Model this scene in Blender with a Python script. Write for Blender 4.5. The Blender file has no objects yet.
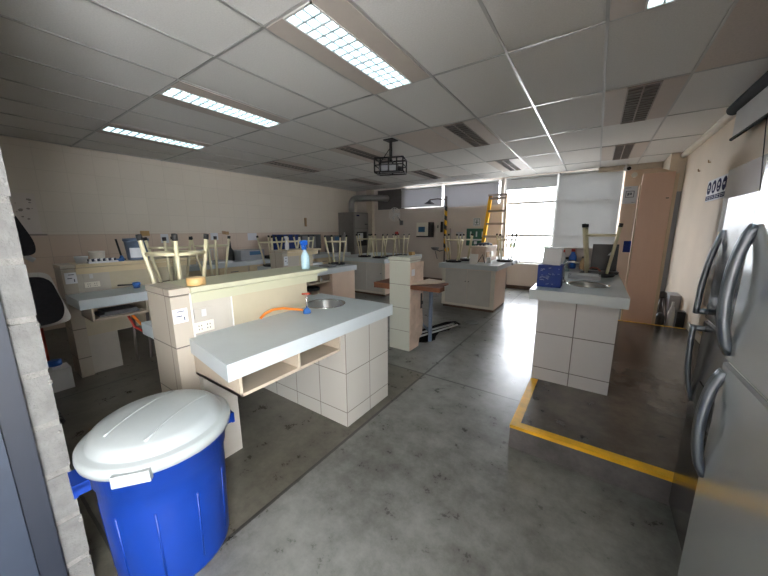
import bpy, bmesh, math, random
from mathutils import Vector, Matrix
random.seed(4)
SC = bpy.context.scene
COL = SC.collection
PI = math.pi
V = Vector

# ------------------------------------------------------------------ materials
def new_mat(name):
    m = bpy.data.materials.new(name); m.use_nodes = True
    nt = m.node_tree
    b = nt.nodes['Principled BSDF']
    return m, nt, b

def mat(name, col, rough=.5, metal=0., spec=.5, var=.06, scale=8., bump=0., bscale=60., coat=0.):
    m, nt, b = new_mat(name)
    b.inputs['Roughness'].default_value = rough
    b.inputs['Metallic'].default_value = metal
    b.inputs['Specular IOR Level'].default_value = spec
    b.inputs['Coat Weight'].default_value = coat
    tc = nt.nodes.new('ShaderNodeTexCoord')
    n = nt.nodes.new('ShaderNodeTexNoise'); n.inputs['Scale'].default_value = scale; n.inputs['Detail'].default_value = 4
    nt.links.new(tc.outputs['Object'], n.inputs['Vector'])
    r = nt.nodes.new('ShaderNodeValToRGB')
    r.color_ramp.elements[0].position = .3; r.color_ramp.elements[1].position = .7
    r.color_ramp.elements[0].color = tuple(max(0, c*(1-var)) for c in col)+(1,)
    r.color_ramp.elements[1].color = tuple(min(1, c*(1+var)) for c in col)+(1,)
    nt.links.new(n.outputs['Fac'], r.inputs['Fac'])
    nt.links.new(r.outputs['Color'], b.inputs['Base Color'])
    if bump:
        n2 = nt.nodes.new('ShaderNodeTexNoise'); n2.inputs['Scale'].default_value = bscale; n2.inputs['Detail'].default_value = 3
        nt.links.new(tc.outputs['Object'], n2.inputs['Vector'])
        bp = nt.nodes.new('ShaderNodeBump'); bp.inputs['Strength'].default_value = bump; bp.inputs['Distance'].default_value = .01
        nt.links.new(n2.outputs['Fac'], bp.inputs['Height'])
        nt.links.new(bp.outputs['Normal'], b.inputs['Normal'])
    return m

def mathn(nt, op, a, b=None, c=None):
    n = nt.nodes.new('ShaderNodeMath'); n.operation = op
    for i, v in enumerate((a, b, c)):
        if v is None: continue
        if isinstance(v, (int, float)): n.inputs[i].default_value = v
        else: nt.links.new(v, n.inputs[i])
    return n.outputs[0]

def mixc(nt, fac, a, b):
    n = nt.nodes.new('ShaderNodeMix'); n.data_type = 'RGBA'
    for k, v in ((0, fac), (6, a), (7, b)):
        if isinstance(v, (tuple, list)): n.inputs[k].default_value = tuple(v)+((1,) if len(v) == 3 else ())
        elif isinstance(v, (int, float)): n.inputs[k].default_value = v
        else: nt.links.new(v, n.inputs[k])
    return n.outputs[2]

def tile_mat(name, col, grout, du, dv, ou=0, ov=0, ox=0, gw=.006, rough=.35, var=.05, stagger=0., tilt=.0):
    """rectangular tiles in world metres: u runs along x or y whichever lies in the face, v is height"""
    m, nt, b = new_mat(name)
    g = nt.nodes.new('ShaderNodeNewGeometry')
    sp = nt.nodes.new('ShaderNodeSeparateXYZ'); nt.links.new(g.outputs['Position'], sp.inputs[0])
    sn = nt.nodes.new('ShaderNodeSeparateXYZ'); nt.links.new(g.outputs['True Normal'], sn.inputs[0])
    isx = mathn(nt, 'GREATER_THAN', mathn(nt, 'ABSOLUTE', sn.outputs[0]), .6)
    isz = mathn(nt, 'GREATER_THAN', mathn(nt, 'ABSOLUTE', sn.outputs[2]), .6)
    ux = mathn(nt, 'SUBTRACT', sp.outputs[0], ox); uy = mathn(nt, 'SUBTRACT', sp.outputs[1], ou)
    vz = mathn(nt, 'SUBTRACT', sp.outputs[2], ov)
    mix = lambda f, a, c: mathn(nt, 'ADD', mathn(nt, 'MULTIPLY', a, mathn(nt, 'SUBTRACT', 1, f)), mathn(nt, 'MULTIPLY', c, f))
    u = mathn(nt, 'DIVIDE', mix(isx, ux, uy), du)
    v = mathn(nt, 'DIVIDE', mix(isz, vz, uy), dv)
    fv = mathn(nt, 'FLOOR', v)
    if stagger: u = mathn(nt, 'ADD', u, mathn(nt, 'MULTIPLY', mathn(nt, 'MODULO', mathn(nt, 'ABSOLUTE', fv), 2), stagger))
    fu = mathn(nt, 'FLOOR', u)
    eu = mathn(nt, 'SUBTRACT', u, fu); ev = mathn(nt, 'SUBTRACT', v, fv)
    du_ = mathn(nt, 'MULTIPLY', mathn(nt, 'MINIMUM', eu, mathn(nt, 'SUBTRACT', 1, eu)), du)
    dv_ = mathn(nt, 'MULTIPLY', mathn(nt, 'MINIMUM', ev, mathn(nt, 'SUBTRACT', 1, ev)), dv)
    line = mathn(nt, 'LESS_THAN', mathn(nt, 'MINIMUM', du_, dv_), gw/2)
    cb = nt.nodes.new('ShaderNodeCombineXYZ'); nt.links.new(fu, cb.inputs[0]); nt.links.new(fv, cb.inputs[1])
    wn = nt.nodes.new('ShaderNodeTexWhiteNoise'); nt.links.new(cb.outputs[0], wn.inputs['Vector'])
    no = nt.nodes.new('ShaderNodeTexNoise'); no.inputs['Scale'].default_value = 3; no.inputs['Detail'].default_value = 5
    nt.links.new(g.outputs['Position'], no.inputs['Vector'])
    f = mathn(nt, 'ADD', mathn(nt, 'MULTIPLY', wn.outputs['Value'], .6), mathn(nt, 'MULTIPLY', no.outputs['Fac'], .4))
    tc = mixc(nt, f, tuple(c*(1-var) for c in col), tuple(min(1, c*(1+var)) for c in col))
    nt.links.new(mixc(nt, line, tc, grout), b.inputs['Base Color'])
    b.inputs['Roughness'].default_value = rough
    bp = nt.nodes.new('ShaderNodeBump'); bp.inputs['Strength'].default_value = .4; bp.inputs['Distance'].default_value = .004
    nt.links.new(mathn(nt, 'SUBTRACT', 1, line), bp.inputs['Height']); nt.links.new(bp.outputs['Normal'], b.inputs['Normal'])
    return m

def emis(name, col, s):
    m, nt, b = new_mat(name)
    b.inputs['Base Color'].default_value = tuple(col)+(1,)
    b.inputs['Emission Color'].default_value = tuple(col)+(1,)
    b.inputs['Emission Strength'].default_value = s
    return m

def thin_glass(name, tint=(1, 1, 1), gloss=.08, rough=.03, bump=0, bscale=14):
    m = bpy.data.materials.new(name); m.use_nodes = True; nt = m.node_tree; nt.nodes.clear()
    o = nt.nodes.new('ShaderNodeOutputMaterial'); t = nt.nodes.new('ShaderNodeBsdfTransparent'); gl = nt.nodes.new('ShaderNodeBsdfGlossy')
    t.inputs['Color'].default_value = tuple(tint)+(1,); gl.inputs['Roughness'].default_value = rough
    x = nt.nodes.new('ShaderNodeMixShader'); x.inputs[0].default_value = gloss
    nt.links.new(t.outputs[0], x.inputs[1]); nt.links.new(gl.outputs[0], x.inputs[2]); nt.links.new(x.outputs[0], o.inputs[0])
    if bump:
        tc = nt.nodes.new('ShaderNodeTexCoord'); n = nt.nodes.new('ShaderNodeTexNoise'); n.inputs['Scale'].default_value = bscale; n.inputs['Distortion'].default_value = 2
        nt.links.new(tc.outputs['Object'], n.inputs['Vector'])
        bp = nt.nodes.new('ShaderNodeBump'); bp.inputs['Strength'].default_value = bump; bp.inputs['Distance'].default_value = .03
        nt.links.new(n.outputs['Fac'], bp.inputs['Height']); nt.links.new(bp.outputs['Normal'], gl.inputs['Normal'])
    return m

def translucent(name, col, f=.4):
    m = bpy.data.materials.new(name); m.use_nodes = True; nt = m.node_tree; nt.nodes.clear()
    o = nt.nodes.new('ShaderNodeOutputMaterial'); d = nt.nodes.new('ShaderNodeBsdfDiffuse'); t = nt.nodes.new('ShaderNodeBsdfTranslucent')
    tc = nt.nodes.new('ShaderNodeTexCoord'); w = nt.nodes.new('ShaderNodeTexNoise'); w.inputs['Scale'].default_value = 2.5
    nt.links.new(tc.outputs['Object'], w.inputs['Vector'])
    c = mixc(nt, w.outputs['Fac'], tuple(x*.95 for x in col), tuple(min(1, x*1.05) for x in col))
    nt.links.new(c, d.inputs[0]); nt.links.new(c, t.inputs[0])
    x = nt.nodes.new('ShaderNodeMixShader'); x.inputs[0].default_value = f
    nt.links.new(d.outputs[0], x.inputs[1]); nt.links.new(t.outputs[0], x.inputs[2]); nt.links.new(x.outputs[0], o.inputs[0])
    return m

def concrete(name, dark, mid, light, rough0=.22, rough1=.5, joints=None, streak=(1, 1, 1)):
    m, nt, b = new_mat(name)
    g = nt.nodes.new('ShaderNodeNewGeometry')
    mp = nt.nodes.new('ShaderNodeMapping'); mp.inputs['Scale'].default_value = streak; nt.links.new(g.outputs['Position'], mp.inputs[0])
    def noise(s, d, dist=0, rough=.6):
        n = nt.nodes.new('ShaderNodeTexNoise'); n.inputs['Scale'].default_value = s; n.inputs['Detail'].default_value = d
        n.inputs['Distortion'].default_value = dist; n.inputs['Roughness'].default_value = rough
        nt.links.new(mp.outputs[0], n.inputs['Vector']); return n.outputs['Fac']
    a = noise(1.0, 12, 0, .68); c = noise(7, 12, 0, .74)
    f = mathn(nt, 'ADD', mathn(nt, 'MULTIPLY', a, .62), mathn(nt, 'MULTIPLY', c, .38))
    r = nt.nodes.new('ShaderNodeValToRGB'); e = r.color_ramp.elements
    e[0].position = .32; e[0].color = dark+(1,); e[1].position = .68; e[1].color = light+(1,)
    r.color_ramp.interpolation = 'EASE'
    nt.links.new(f, r.inputs['Fac']); colr = r.outputs['Color']
    if joints:
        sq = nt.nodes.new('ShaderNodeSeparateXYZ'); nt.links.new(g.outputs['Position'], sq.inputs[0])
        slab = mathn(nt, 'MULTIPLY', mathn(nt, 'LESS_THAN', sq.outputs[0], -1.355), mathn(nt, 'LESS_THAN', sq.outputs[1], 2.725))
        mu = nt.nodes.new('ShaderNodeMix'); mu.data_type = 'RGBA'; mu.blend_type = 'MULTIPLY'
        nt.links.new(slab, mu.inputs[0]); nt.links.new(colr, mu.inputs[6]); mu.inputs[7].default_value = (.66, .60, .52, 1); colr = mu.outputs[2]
        sp = nt.nodes.new('ShaderNodeSeparateXYZ'); nt.links.new(g.outputs['Position'], sp.inputs[0])
        tot = None
        wob = mathn(nt, 'MULTIPLY', mathn(nt, 'SUBTRACT', c, .5), .012)
        for ax, pos, w in joints:
            d = mathn(nt, 'ABSOLUTE', mathn(nt, 'ADD', mathn(nt, 'SUBTRACT', sp.outputs[ax], pos), wob))
            l = mathn(nt, 'LESS_THAN', d, w/2)
            tot = l if tot is None else mathn(nt, 'MAXIMUM', tot, l)
        colr = mixc(nt, mathn(nt, 'MULTIPLY', tot, .85), colr, (.018, .017, .016))
    nt.links.new(colr, b.inputs['Base Color'])
    rr = nt.nodes.new('ShaderNodeMapRange'); nt.links.new(c, rr.inputs[0]); rr.inputs[1].default_value = .3; rr.inputs[2].default_value = .7
    rr.inputs[3].default_value = rough0; rr.inputs[4].default_value = rough1
    nt.links.new(rr.outputs[0], b.inputs['Roughness'])
    bp = nt.nodes.new('ShaderNodeBump'); bp.inputs['Strength'].default_value = .12; bp.inputs['Distance'].default_value = .01
    nt.links.new(c, bp.inputs['Height']); nt.links.new(bp.outputs['Normal'], b.inputs['Normal'])
    return m

def wood(name, a, c, scale=6, rough=.45, axis=2):
    m, nt, b = new_mat(name)
    tc = nt.nodes.new('ShaderNodeTexCoord'); mp = nt.nodes.new('ShaderNodeMapping')
    s = [12, 12, 12]; s[axis] = .8; mp.inputs['Scale'].default_value = s
    nt.links.new(tc.outputs['Object'], mp.inputs[0])
    n = nt.nodes.new('ShaderNodeTexNoise'); n.inputs['Scale'].default_value = scale*.4; n.inputs['Detail'].default_value = 6; n.inputs['Distortion'].default_value = .8
    nt.links.new(mp.outputs[0], n.inputs['Vector'])
    nt.links.new(mixc(nt, n.outputs['Fac'], a, c), b.inputs['Base Color']); b.inputs['Roughness'].default_value = rough
    return m

def stripes(name, a, c, period, duty=.5):
    m, nt, b = new_mat(name)
    g = nt.nodes.new('ShaderNodeNewGeometry'); sp = nt.nodes.new('ShaderNodeSeparateXYZ'); nt.links.new(g.outputs['Position'], sp.inputs[0])
    s = mathn(nt, 'ADD', sp.outputs[2], mathn(nt, 'MULTIPLY', sp.outputs[0], .8))
    f = mathn(nt, 'FRACT', mathn(nt, 'DIVIDE', s, period))
    nt.links.new(mixc(nt, mathn(nt, 'LESS_THAN', f, duty), a, c), b.inputs['Base Color']); b.inputs['Roughness'].default_value = .5
    return m

M = {}
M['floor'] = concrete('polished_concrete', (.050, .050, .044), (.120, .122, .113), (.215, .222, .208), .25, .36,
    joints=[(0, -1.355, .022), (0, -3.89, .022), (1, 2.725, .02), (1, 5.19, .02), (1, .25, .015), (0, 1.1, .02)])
M['platform'] = concrete('platform_concrete', (.022, .018, .014), (.062, .053, .044), (.115, .098, .08), .17, .27)
M['platside'] = concrete('platform_side_concrete', (.03, .029, .03), (.085, .083, .086), (.17, .165, .17), .5, .8)
M['yellow'] = mat('yellow_line_paint', (.72, .40, .012), .5, var=.22, scale=9)
M['pit'] = mat('raw_soil', (.012, .011, .010), .9, var=.4, scale=12)
M['blockwall'] = tile_mat('painted_block_wall', (.66, .60, .51), (.60, .545, .46), .33, .30, gw=.008, rough=.5, var=.03)
M['walltile'] = tile_mat('beige_wall_tile', (.60, .48, .385), (.47, .375, .30), .33, .33, ov=1.45-.33*5, gw=.006, rough=.35, var=.07)
M['plaster'] = mat('beige_plaster', (.68, .615, .56), .75, var=.05, scale=2, bump=.08)
M['plasterR'] = mat('cream_plaster', (.66, .57, .46), .75, var=.06, scale=1.5, bump=.08)
M['peachwall'] = mat('peach_plaster', (.68, .52, .40), .75, var=.05, scale=2)
M['pierblock'] = mat('grey_block', (.125, .125, .12), .85, var=.16, scale=20, bump=.5, bscale=70)
M['mortar'] = mat('rough_mortar', (.17, .165, .155), .9, var=.2, scale=30, bump=.6, bscale=90)
M['navy'] = mat('navy_metal_paint', (.008, .012, .022), .5, var=.08)
M['navy2'] = mat('slate_metal_paint', (.020, .029, .048), .42, var=.08)
M['ceil'] = mat('ceiling_panel', (.70, .685, .655), .85, var=.05, scale=90, bump=.15, bscale=300)
M['ceil2'] = mat('aged_ceiling_panel', (.56, .49, .435), .85, var=.06, scale=60, bump=.1, bscale=300)
M['tbar'] = mat('ceiling_tee_bar', (.46, .455, .44), .3, metal=.5, var=.03)
M['white'] = mat('white_paint', (.72, .71, .68), .45, var=.03)
M['offwhite'] = mat('offwhite_plastic', (.66, .63, .55), .4, var=.04)
M['dispenser'] = mat('pale_dispenser_plastic', (.82, .80, .70), .35, var=.02)
M['wframe'] = mat('window_frame_paint', (.68, .68, .66), .4, var=.03)
M['counter'] = mat('white_counter', (.50, .55, .57), .30, var=.035, scale=5, spec=.4)
M['ledge'] = mat('pale_cream_ledge', (.46, .46, .33), .38, var=.04, scale=4)
M['ledgew'] = wood('cream_ledge_wood', (.52, .43, .27), (.60, .50, .33), axis=1)
M['panelc'] = mat('cream_panel', (.45, .40, .29), .5, var=.05, scale=5)
M['paneltile'] = mat('grey_beige_panel', (.43, .40, .35), .45, var=.06, scale=5)
M['pillartile'] = tile_mat('pillar_tile', (.39, .35, .29), (.12, .10, .09), .60, .31, ou=.55, ov=.205, ox=-2.62, gw=.008, var=.05)
M['benchtile'] = tile_mat('bench_tile', (.44, .425, .385), (.17, .145, .13), .29, .32, ou=1.59, ov=-.20, ox=-1.44, gw=.007, var=.03)
M['midtile'] = tile_mat('broken_pillar_tile', (.50, .51, .44), (.22, .21, .18), .60, .295, ou=3.0, ov=.255, ox=-2.3, gw=.007, var=.03)
M['righttile'] = tile_mat('platform_bench_tile', (.55, .55, .56), (.16, .15, .15), .292, .325, ou=2.9, ov=.285-.325, ox=-.36+.285-.292, gw=.008, var=.02)
M['backtile'] = tile_mat('ledge_back_tile', (.52, .46, .43), (.36, .30, .27), .2, .2, ou=0, ov=.05, gw=.006)
M['pinkrough'] = mat('pinkish_raw_plaster', (.58, .45, .36), .85, var=.16, scale=9, bump=.3)
M['pinkdoor'] = mat('peach_laminate', (.62, .47, .36), .5, var=.04, scale=4)
M['cab'] = mat('grey_white_laminate', (.50, .49, .46), .42, var=.03)
M['cabbeige'] = mat('beige_laminate', (.47, .40, .31), .45, var=.04)
M['kick'] = mat('dark_skirting', (.10, .06, .04), .6, var=.2)
M['steel'] = mat('stainless_steel', (.52, .52, .50), .25, metal=1, var=.05)
M['darksteel'] = mat('dark_sink_bowl', (.27, .275, .265), .3, metal=.5, var=.05)
M['chrome'] = mat('chrome', (.65, .65, .66), .12, metal=1, var=.02)
M['duct'] = mat('galvanised_duct', (.36, .36, .35), .35, metal=.9, var=.12, scale=10)
M['ovengrey'] = mat('grey_oven_steel', (.19, .18, .17), .42, metal=.35, var=.05)
M['ovendoor'] = mat('oven_front_steel', (.26, .25, .235), .38, metal=.4, var=.04)
M['black'] = mat('black_plastic', (.012, .012, .013), .45, var=.2)
M['blackrub'] = mat('black_rubber', (.010, .010, .010), .7, var=.2)
M['blackcloth'] = mat('black_fabric', (.013, .013, .018), .85, var=.25, scale=40)
M['stool'] = mat('cream_tube_paint', (.62, .57, .38), .35, var=.06)
M['binblue'] = mat('blue_bin_plastic', (.003, .028, .21), .34, var=.05, spec=.35)
M['binlid'] = mat('white_lid_plastic', (.33, .365, .37), .35, var=.03)
M['blue'] = mat('blue_plastic', (.01, .09, .42), .35, var=.1)
M['bluecrate'] = mat('deep_blue_plastic', (.006, .024, .15), .5, spec=.2, var=.1)
M['blueknob'] = mat('blue_valve', (.03, .13, .42), .35, var=.1)
M['orange'] = mat('orange_hose', (.72, .20, .015), .4, var=.1)
M['red'] = mat('red_paint', (.42, .03, .02), .45, var=.1)
M['redhose'] = mat('red_hose', (.45, .06, .02), .4, var=.1)
M['paper'] = mat('paper', (.66, .68, .72), .8, var=.02)
M['ink'] = mat('dark_ink', (.04, .05, .09), .8, var=.1)
M['blueink'] = mat('blue_sign_ink', (.010, .014, .07), .8, spec=.15, var=.1)
M['greenink'] = mat('green_sign_ink', (.015, .10, .07), .5, var=.1)
M['tape'] = mat('brown_tape', (.50, .32, .13), .4, var=.1)
M['tapeside'] = mat('tape_core', (.60, .46, .26), .5, var=.08)
M['ladder'] = mat('ladder_yellow', (.75, .40, .015), .4, var=.06)
M['ladgrey'] = mat('ladder_step_metal', (.30, .26, .23), .4, metal=.4, var=.05)
M['hazard'] = stripes('hazard_stripes', (.75, .42, .01), (.02, .02, .02), .26)
M['pipe'] = mat('grey_pipe', (.16, .14, .13), .45, metal=.3, var=.1)
M['bluepipe'] = mat('blue_grey_pipe', (.11, .15, .22), .4, metal=.2, var=.1)
M['rawwood'] = wood('raw_brown_board', (.07, .024, .010), (.17, .06, .022), axis=0, rough=.7)
M['lightwood'] = wood('light_wood', (.52, .42, .32), (.64, .54, .43), axis=0)
M['peach'] = wood('peach_board', (.80, .53, .385), (.85, .59, .45), axis=2, rough=.42)
M['peachedge'] = mat('light_wood_edge', (.66, .50, .33), .5, var=.05)
M['silver'] = mat('silver_fridge', (.72, .76, .78), .2, metal=.6, coat=.0, var=.02, scale=2)
M['refldark'] = mat('reflection_darkened_fridge', (.19, .185, .18), .20, metal=.8, var=.04, scale=2)  # dark floor reflection of the far fridge put into its base colour
M['handle'] = mat('handle_steel', (.19, .215, .25), .28, metal=.9, var=.03)
M['gasket'] = mat('door_gasket', (.60, .60, .58), .5, var=.05)
M['dgrey'] = mat('dark_grey_paint', (.12, .12, .125), .5, var=.05)
M['mgrey'] = mat('mid_grey_paint', (.30, .31, .33), .45, var=.05)
M['lgrey'] = mat('light_grey_paint', (.52, .53, .54), .45, var=.04)
M['bluegrey'] = mat('blue_grey_column', (.27, .28, .31), .6, var=.06, scale=3)
M['matteblack'] = mat('matte_black', (.010, .010, .011), .8, spec=.08, var=.1)
M['board'] = mat('grey_whiteboard', (.48, .465, .46), .25, var=.02)
M['screen'] = mat('projection_cloth', (.50, .50, .49), .7, var=.02)
M['blind'] = translucent('roller_blind_fabric', (.50, .505, .50), .22)
M['blinddim'] = translucent('dense_blind_fabric', (.44, .44, .455), .24)
M['darkpanel'] = mat('dark_window_board', (.10, .095, .095), .6, var=.1)
M['pane'] = thin_glass('window_pane', (.97, .98, 1.0), .06)
M['film'] = thin_glass('clear_wrap', (.95, .96, .97), .08, .18, bump=.35, bscale=5)
M['clearpl'] = thin_glass('clear_plastic', (.72, .86, .92), .18, .1)
M['water'] = mat('pale_blue_bottle', (.42, .60, .68), .25, var=.1)
M['tubeon'] = emis('lit_tube_panel', (.72, .93, 1.0), 3.3)
M['louvre'] = mat('louvre_metal', (.62, .68, .70), .5, metal=.1, var=.02)
M['offlouvre'] = mat('unlit_louvre', (.15, .135, .125), .4, metal=.3, var=.1)
M['fixpanel'] = mat('fixture_panel', (.52, .46, .41), .5, var=.03)
M['conduit'] = mat('cream_conduit', (.60, .53, .43), .5, var=.04)
M['grass'] = mat('outside_grass', (.10, .30, .06), .9, var=.3)
M['concreteout'] = mat('outside_paving', (.72, .71, .68), .9, var=.1)
M['outwall'] = mat('outside_white_wall', (.8, .8, .8), .8, var=.03)
M['green'] = mat('leaf_green', (.030, .042, .026), .8, var=.3)
M['tealbag'] = mat('white_bag', (.70, .71, .72), .5, var=.05)
M['screenblue'] = mat('blue_display', (.02, .10, .22), .3, var=.1)
M['cardbrown'] = mat('brown_cardboard', (.38, .25, .13), .8, var=.1)

# ------------------------------------------------------------------ geometry helpers
class MB:
    def __init__(s): s.bm = bmesh.new()
    def box(s, x0, x1, y0, y1, z0, z1, skip=(), rot=None, piv=None):
        c = [(x0,y0,z0),(x1,y0,z0),(x1,y1,z0),(x0,y1,z0),(x0,y0,z1),(x1,y0,z1),(x1,y1,z1),(x0,y1,z1)]
        if rot is not None:
            p = V(piv) if piv else V(((x0+x1)/2, (y0+y1)/2, (z0+z1)/2))
            c = [rot @ (V(q)-p) + p for q in c]
        v = [s.bm.verts.new(q) for q in c]
        F = {'-z':(0,3,2,1),'+z':(4,5,6,7),'-y':(0,1,5,4),'+x':(1,2,6,5),'+y':(2,3,7,6),'-x':(3,0,4,7)}
        for k, f in F.items():
            if k not in skip: s.bm.faces.new([v[i] for i in f])
        return s
    def tube(s, pts, r, n=10, cap=True, r2=None):
        P = [V(p) for p in pts]; rings = []
        up = None
        for i, p in enumerate(P):
            t = (P[min(i+1, len(P)-1)] - P[max(i-1, 0)]).normalized()
            if up is None:
                a = V((0,0,1)) if abs(t.z) < .9 else V((1,0,0))
                u = t.cross(a).normalized()
            else:
                u = (up - t*up.dot(t)).normalized()
            up = u; w = t.cross(u)
            rr = r if r2 is None else r + (r2-r)*i/max(1, len(P)-1)
            rings.append([s.bm.verts.new(p + (u*math.cos(2*PI*k/n) + w*math.sin(2*PI*k/n))*rr) for k in range(n)])
        for a, b in zip(rings, rings[1:]):
            for k in range(n): s.bm.faces.new((a[k], a[(k+1)%n], b[(k+1)%n], b[k])).smooth = True
        if cap:
            s.bm.faces.new(rings[0][::-1]); s.bm.faces.new(rings[-1])
        return s
    def lathe(s, prof, cx, cy, n=32, cap0=True, cap1=True):
        R = [[s.bm.verts.new((cx+r*math.cos(2*PI*k/n), cy+r*math.sin(2*PI*k/n), z)) for k in range(n)] for r, z in prof]
        for a, b in zip(R, R[1:]):
            for k in range(n): s.bm.faces.new((a[k], a[(k+1)%n], b[(k+1)%n], b[k])).smooth = True
        if cap0: s.bm.faces.new(R[0][::-1])
        if cap1: s.bm.faces.new(R[-1])
        return s
    def prism(s, poly, axis, a, b):
        """extrude a 2-D polygon along an axis ('x': poly in (y,z), 'y': (x,z), 'z': (x,y))"""
        def p(q, t): return {'x': (t, q[0], q[1]), 'y': (q[0], t, q[1]), 'z': (q[0], q[1], t)}[axis]
        A = [s.bm.verts.new(p(q, a)) for q in poly]; B = [s.bm.verts.new(p(q, b)) for q in poly]
        n = len(poly)
        for k in range(n): s.bm.faces.new((A[k], A[(k+1)%n], B[(k+1)%n], B[k]))
        s.bm.faces.new(A[::-1]); s.bm.faces.new(B)
        return s
    def slab_hole(s, x0, x1, y0, y1, z0, z1, cx, cy, r, n=32, yb=None):
        yb = y0 if yb is None else yb
        for z, fl in ((z0, True), (z1, False)):
            o = [s.bm.verts.new(q) for q in ((x0,yb,z),(x1,y0,z),(x1,y1,z),(x0,y1,z))]
            i = [s.bm.verts.new((cx+r*math.cos(2*PI*k/n), cy+r*math.sin(2*PI*k/n), z)) for k in range(n)]
            E = [s.bm.edges.new((o[k], o[(k+1)%4])) for k in range(4)] + [s.bm.edges.new((i[k], i[(k+1)%n])) for k in range(n)]
            bmesh.ops.triangle_fill(s.bm, edges=E, use_beauty=True)
            if fl: lo, li = o, i
        for k in range(4): s.bm.faces.new((lo[k], lo[(k+1)%4], o[(k+1)%4], o[k]))
        for k in range(n): s.bm.faces.new((li[k], li[(k+1)%n], i[(k+1)%n], i[k]))
        return s
    def bevel(s, w, seg=2):
        bmesh.ops.bevel(s.bm, geom=[e for e in s.bm.edges if len(e.link_faces) == 2 and e.calc_face_angle(0) > .6], offset=w, segments=seg, affect='EDGES', profile=.5, clamp_overlap=True)
        return s
    def move(s, loc=(0,0,0), rz=0, rx=0, ry=0):
        m = Matrix.Translation(V(loc)) @ Matrix.Rotation(rz, 4, 'Z') @ Matrix.Rotation(ry, 4, 'Y') @ Matrix.Rotation(rx, 4, 'X')
        bmesh.ops.transform(s.bm, matrix=m, verts=s.bm.verts); return s

ORG = {}
def link(name, mb, m, parent=None, org=None, keep_normals=False):
    """ONE mesh object; geometry is given in world coordinates and stored about its own base"""
    bm = mb.bm
    if not keep_normals: bmesh.ops.recalc_face_normals(bm, faces=bm.faces)
    if parent is not None: o0 = V((0,0,0)); base = ORG[parent.name]
    else:
        if org is None:
            xs = [v.co for v in bm.verts]
            org = ((min(v.x for v in xs)+max(v.x for v in xs))/2, (min(v.y for v in xs)+max(v.y for v in xs))/2, min(v.z for v in xs))
        base = V(org)
    bmesh.ops.translate(bm, vec=-base, verts=bm.verts)
    me = bpy.data.meshes.new(name); bm.to_mesh(me); bm.free()
    me.materials.append(m)
    o = bpy.data.objects.new(name, me); COL.objects.link(o)
    if parent is not None: o.parent = parent
    else: o.location = base
    ORG[o.name] = base.copy()
    return o
def tag(o, label, cat, group=None):
    o['label'] = label; o['category'] = cat
    if group: o['group'] = group
    return o
def struct(o): o['kind'] = 'structure'; return o
def thing(name, label, cat, loc=(0,0,0), group=None):
    o = bpy.data.objects.new(name, None); COL.objects.link(o); o.location = loc; o.empty_display_size = .1
    ORG[o.name] = V(loc); return tag(o, label, cat, group)
def single(name, mb, m, label, cat, group=None): return tag(link(name, mb, m), label, cat, group)
def copy_tree(o, parent=None):
    c = o.copy(); COL.objects.link(c)
    if parent is not None: c.parent = parent
    for ch in list(o.children): copy_tree(ch, c)
    return c
B = lambda *a, **k: MB().box(*a, **k)
def RZ(a): return Matrix.Rotation(a, 3, 'Z')

# ------------------------------------------------------------------ camera
f_px, yaw, pitch, roll = 304.8, .60226, .18663, -.004126
fw = V((-math.sin(yaw)*math.cos(pitch), math.cos(yaw)*math.cos(pitch), -math.sin(pitch)))
rt = V((math.cos(yaw), math.sin(yaw), 0)); up = rt.cross(fw)
r_ = rt*math.cos(roll)+up*math.sin(roll); u_ = -rt*math.sin(roll)+up*math.cos(roll)
cam = bpy.data.cameras.new('camera'); co = bpy.data.objects.new('camera', cam); COL.objects.link(co)
cam.sensor_width = 36; cam.lens = 36*f_px/768; cam.clip_start = .02; cam.clip_end = 200
co.matrix_world = Matrix(((r_.x,u_.x,-fw.x,0),(r_.y,u_.y,-fw.y,0),(r_.z,u_.z,-fw.z,1.5),(0,0,0,1)))
SC.camera = co

# ------------------------------------------------------------------ the setting
XL, XR, YB, ZC = -6.87, 1.15, 8.35, 2.8
# floor with the broken-open pit beside the pillar
pit = [(-2.02,3.56),(-1.86,3.50),(-1.76,3.56),(-1.70,3.72),(-1.76,3.88),(-1.79,4.06),(-1.70,4.22),(-1.73,4.42),(-1.66,4.62),(-1.80,4.74),(-1.92,4.62),(-1.98,4.40),(-2.04,4.20),(-2.08,3.95),(-2.04,3.74)]
fb = MB()
o = [fb.bm.verts.new(q) for q in ((XL-.2,-1.7,0),(XR+.2,-1.7,0),(XR+.2,YB+.2,0),(XL-.2,YB+.2,0))]
i_ = [fb.bm.verts.new((x,y,0)) for x,y in pit]
Ed = [fb.bm.edges.new((o[k],o[(k+1)%4])) for k in range(4)] + [fb.bm.edges.new((i_[k],i_[(k+1)%len(pit)])) for k in range(len(pit))]
bmesh.ops.triangle_fill(fb.bm, edges=Ed, use_beauty=True)
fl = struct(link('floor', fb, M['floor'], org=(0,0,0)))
for p in fl.data.polygons: pass
pb = MB()
a = [pb.bm.verts.new((x,y,0)) for x,y in pit]; b = [pb.bm.verts.new((x*.98-.04,y*.98+.08,-.22)) for x,y in pit]
for k in range(len(pit)): pb.bm.faces.new((a[k],a[(k+1)%len(pit)],b[(k+1)%len(pit)],b[k]))
pb.bm.faces.new(b)
struct(link('pit_lining', pb, M['pit'], parent=fl))

# ceiling: panels, one 0.61 x 1.22 grid
struct(link('ceiling', B(XL-.2, XR+.2, -1.7, YB+.2, ZC, ZC+.12), M['ceil']))
GX = [-.08+.61*k for k in range(-11, 3)]; GY = [1.42+1.212*k for k in range(-2, 6)]
g = MB()
for x in GX: g.box(x-.010, x+.010, -1.6, YB, ZC-.007, ZC)
for y in GY: g.box(XL, XR, y-.0095, y+.0095, ZC-.0065, ZC)
struct(link('ceiling_grid', g, M['tbar']))
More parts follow.
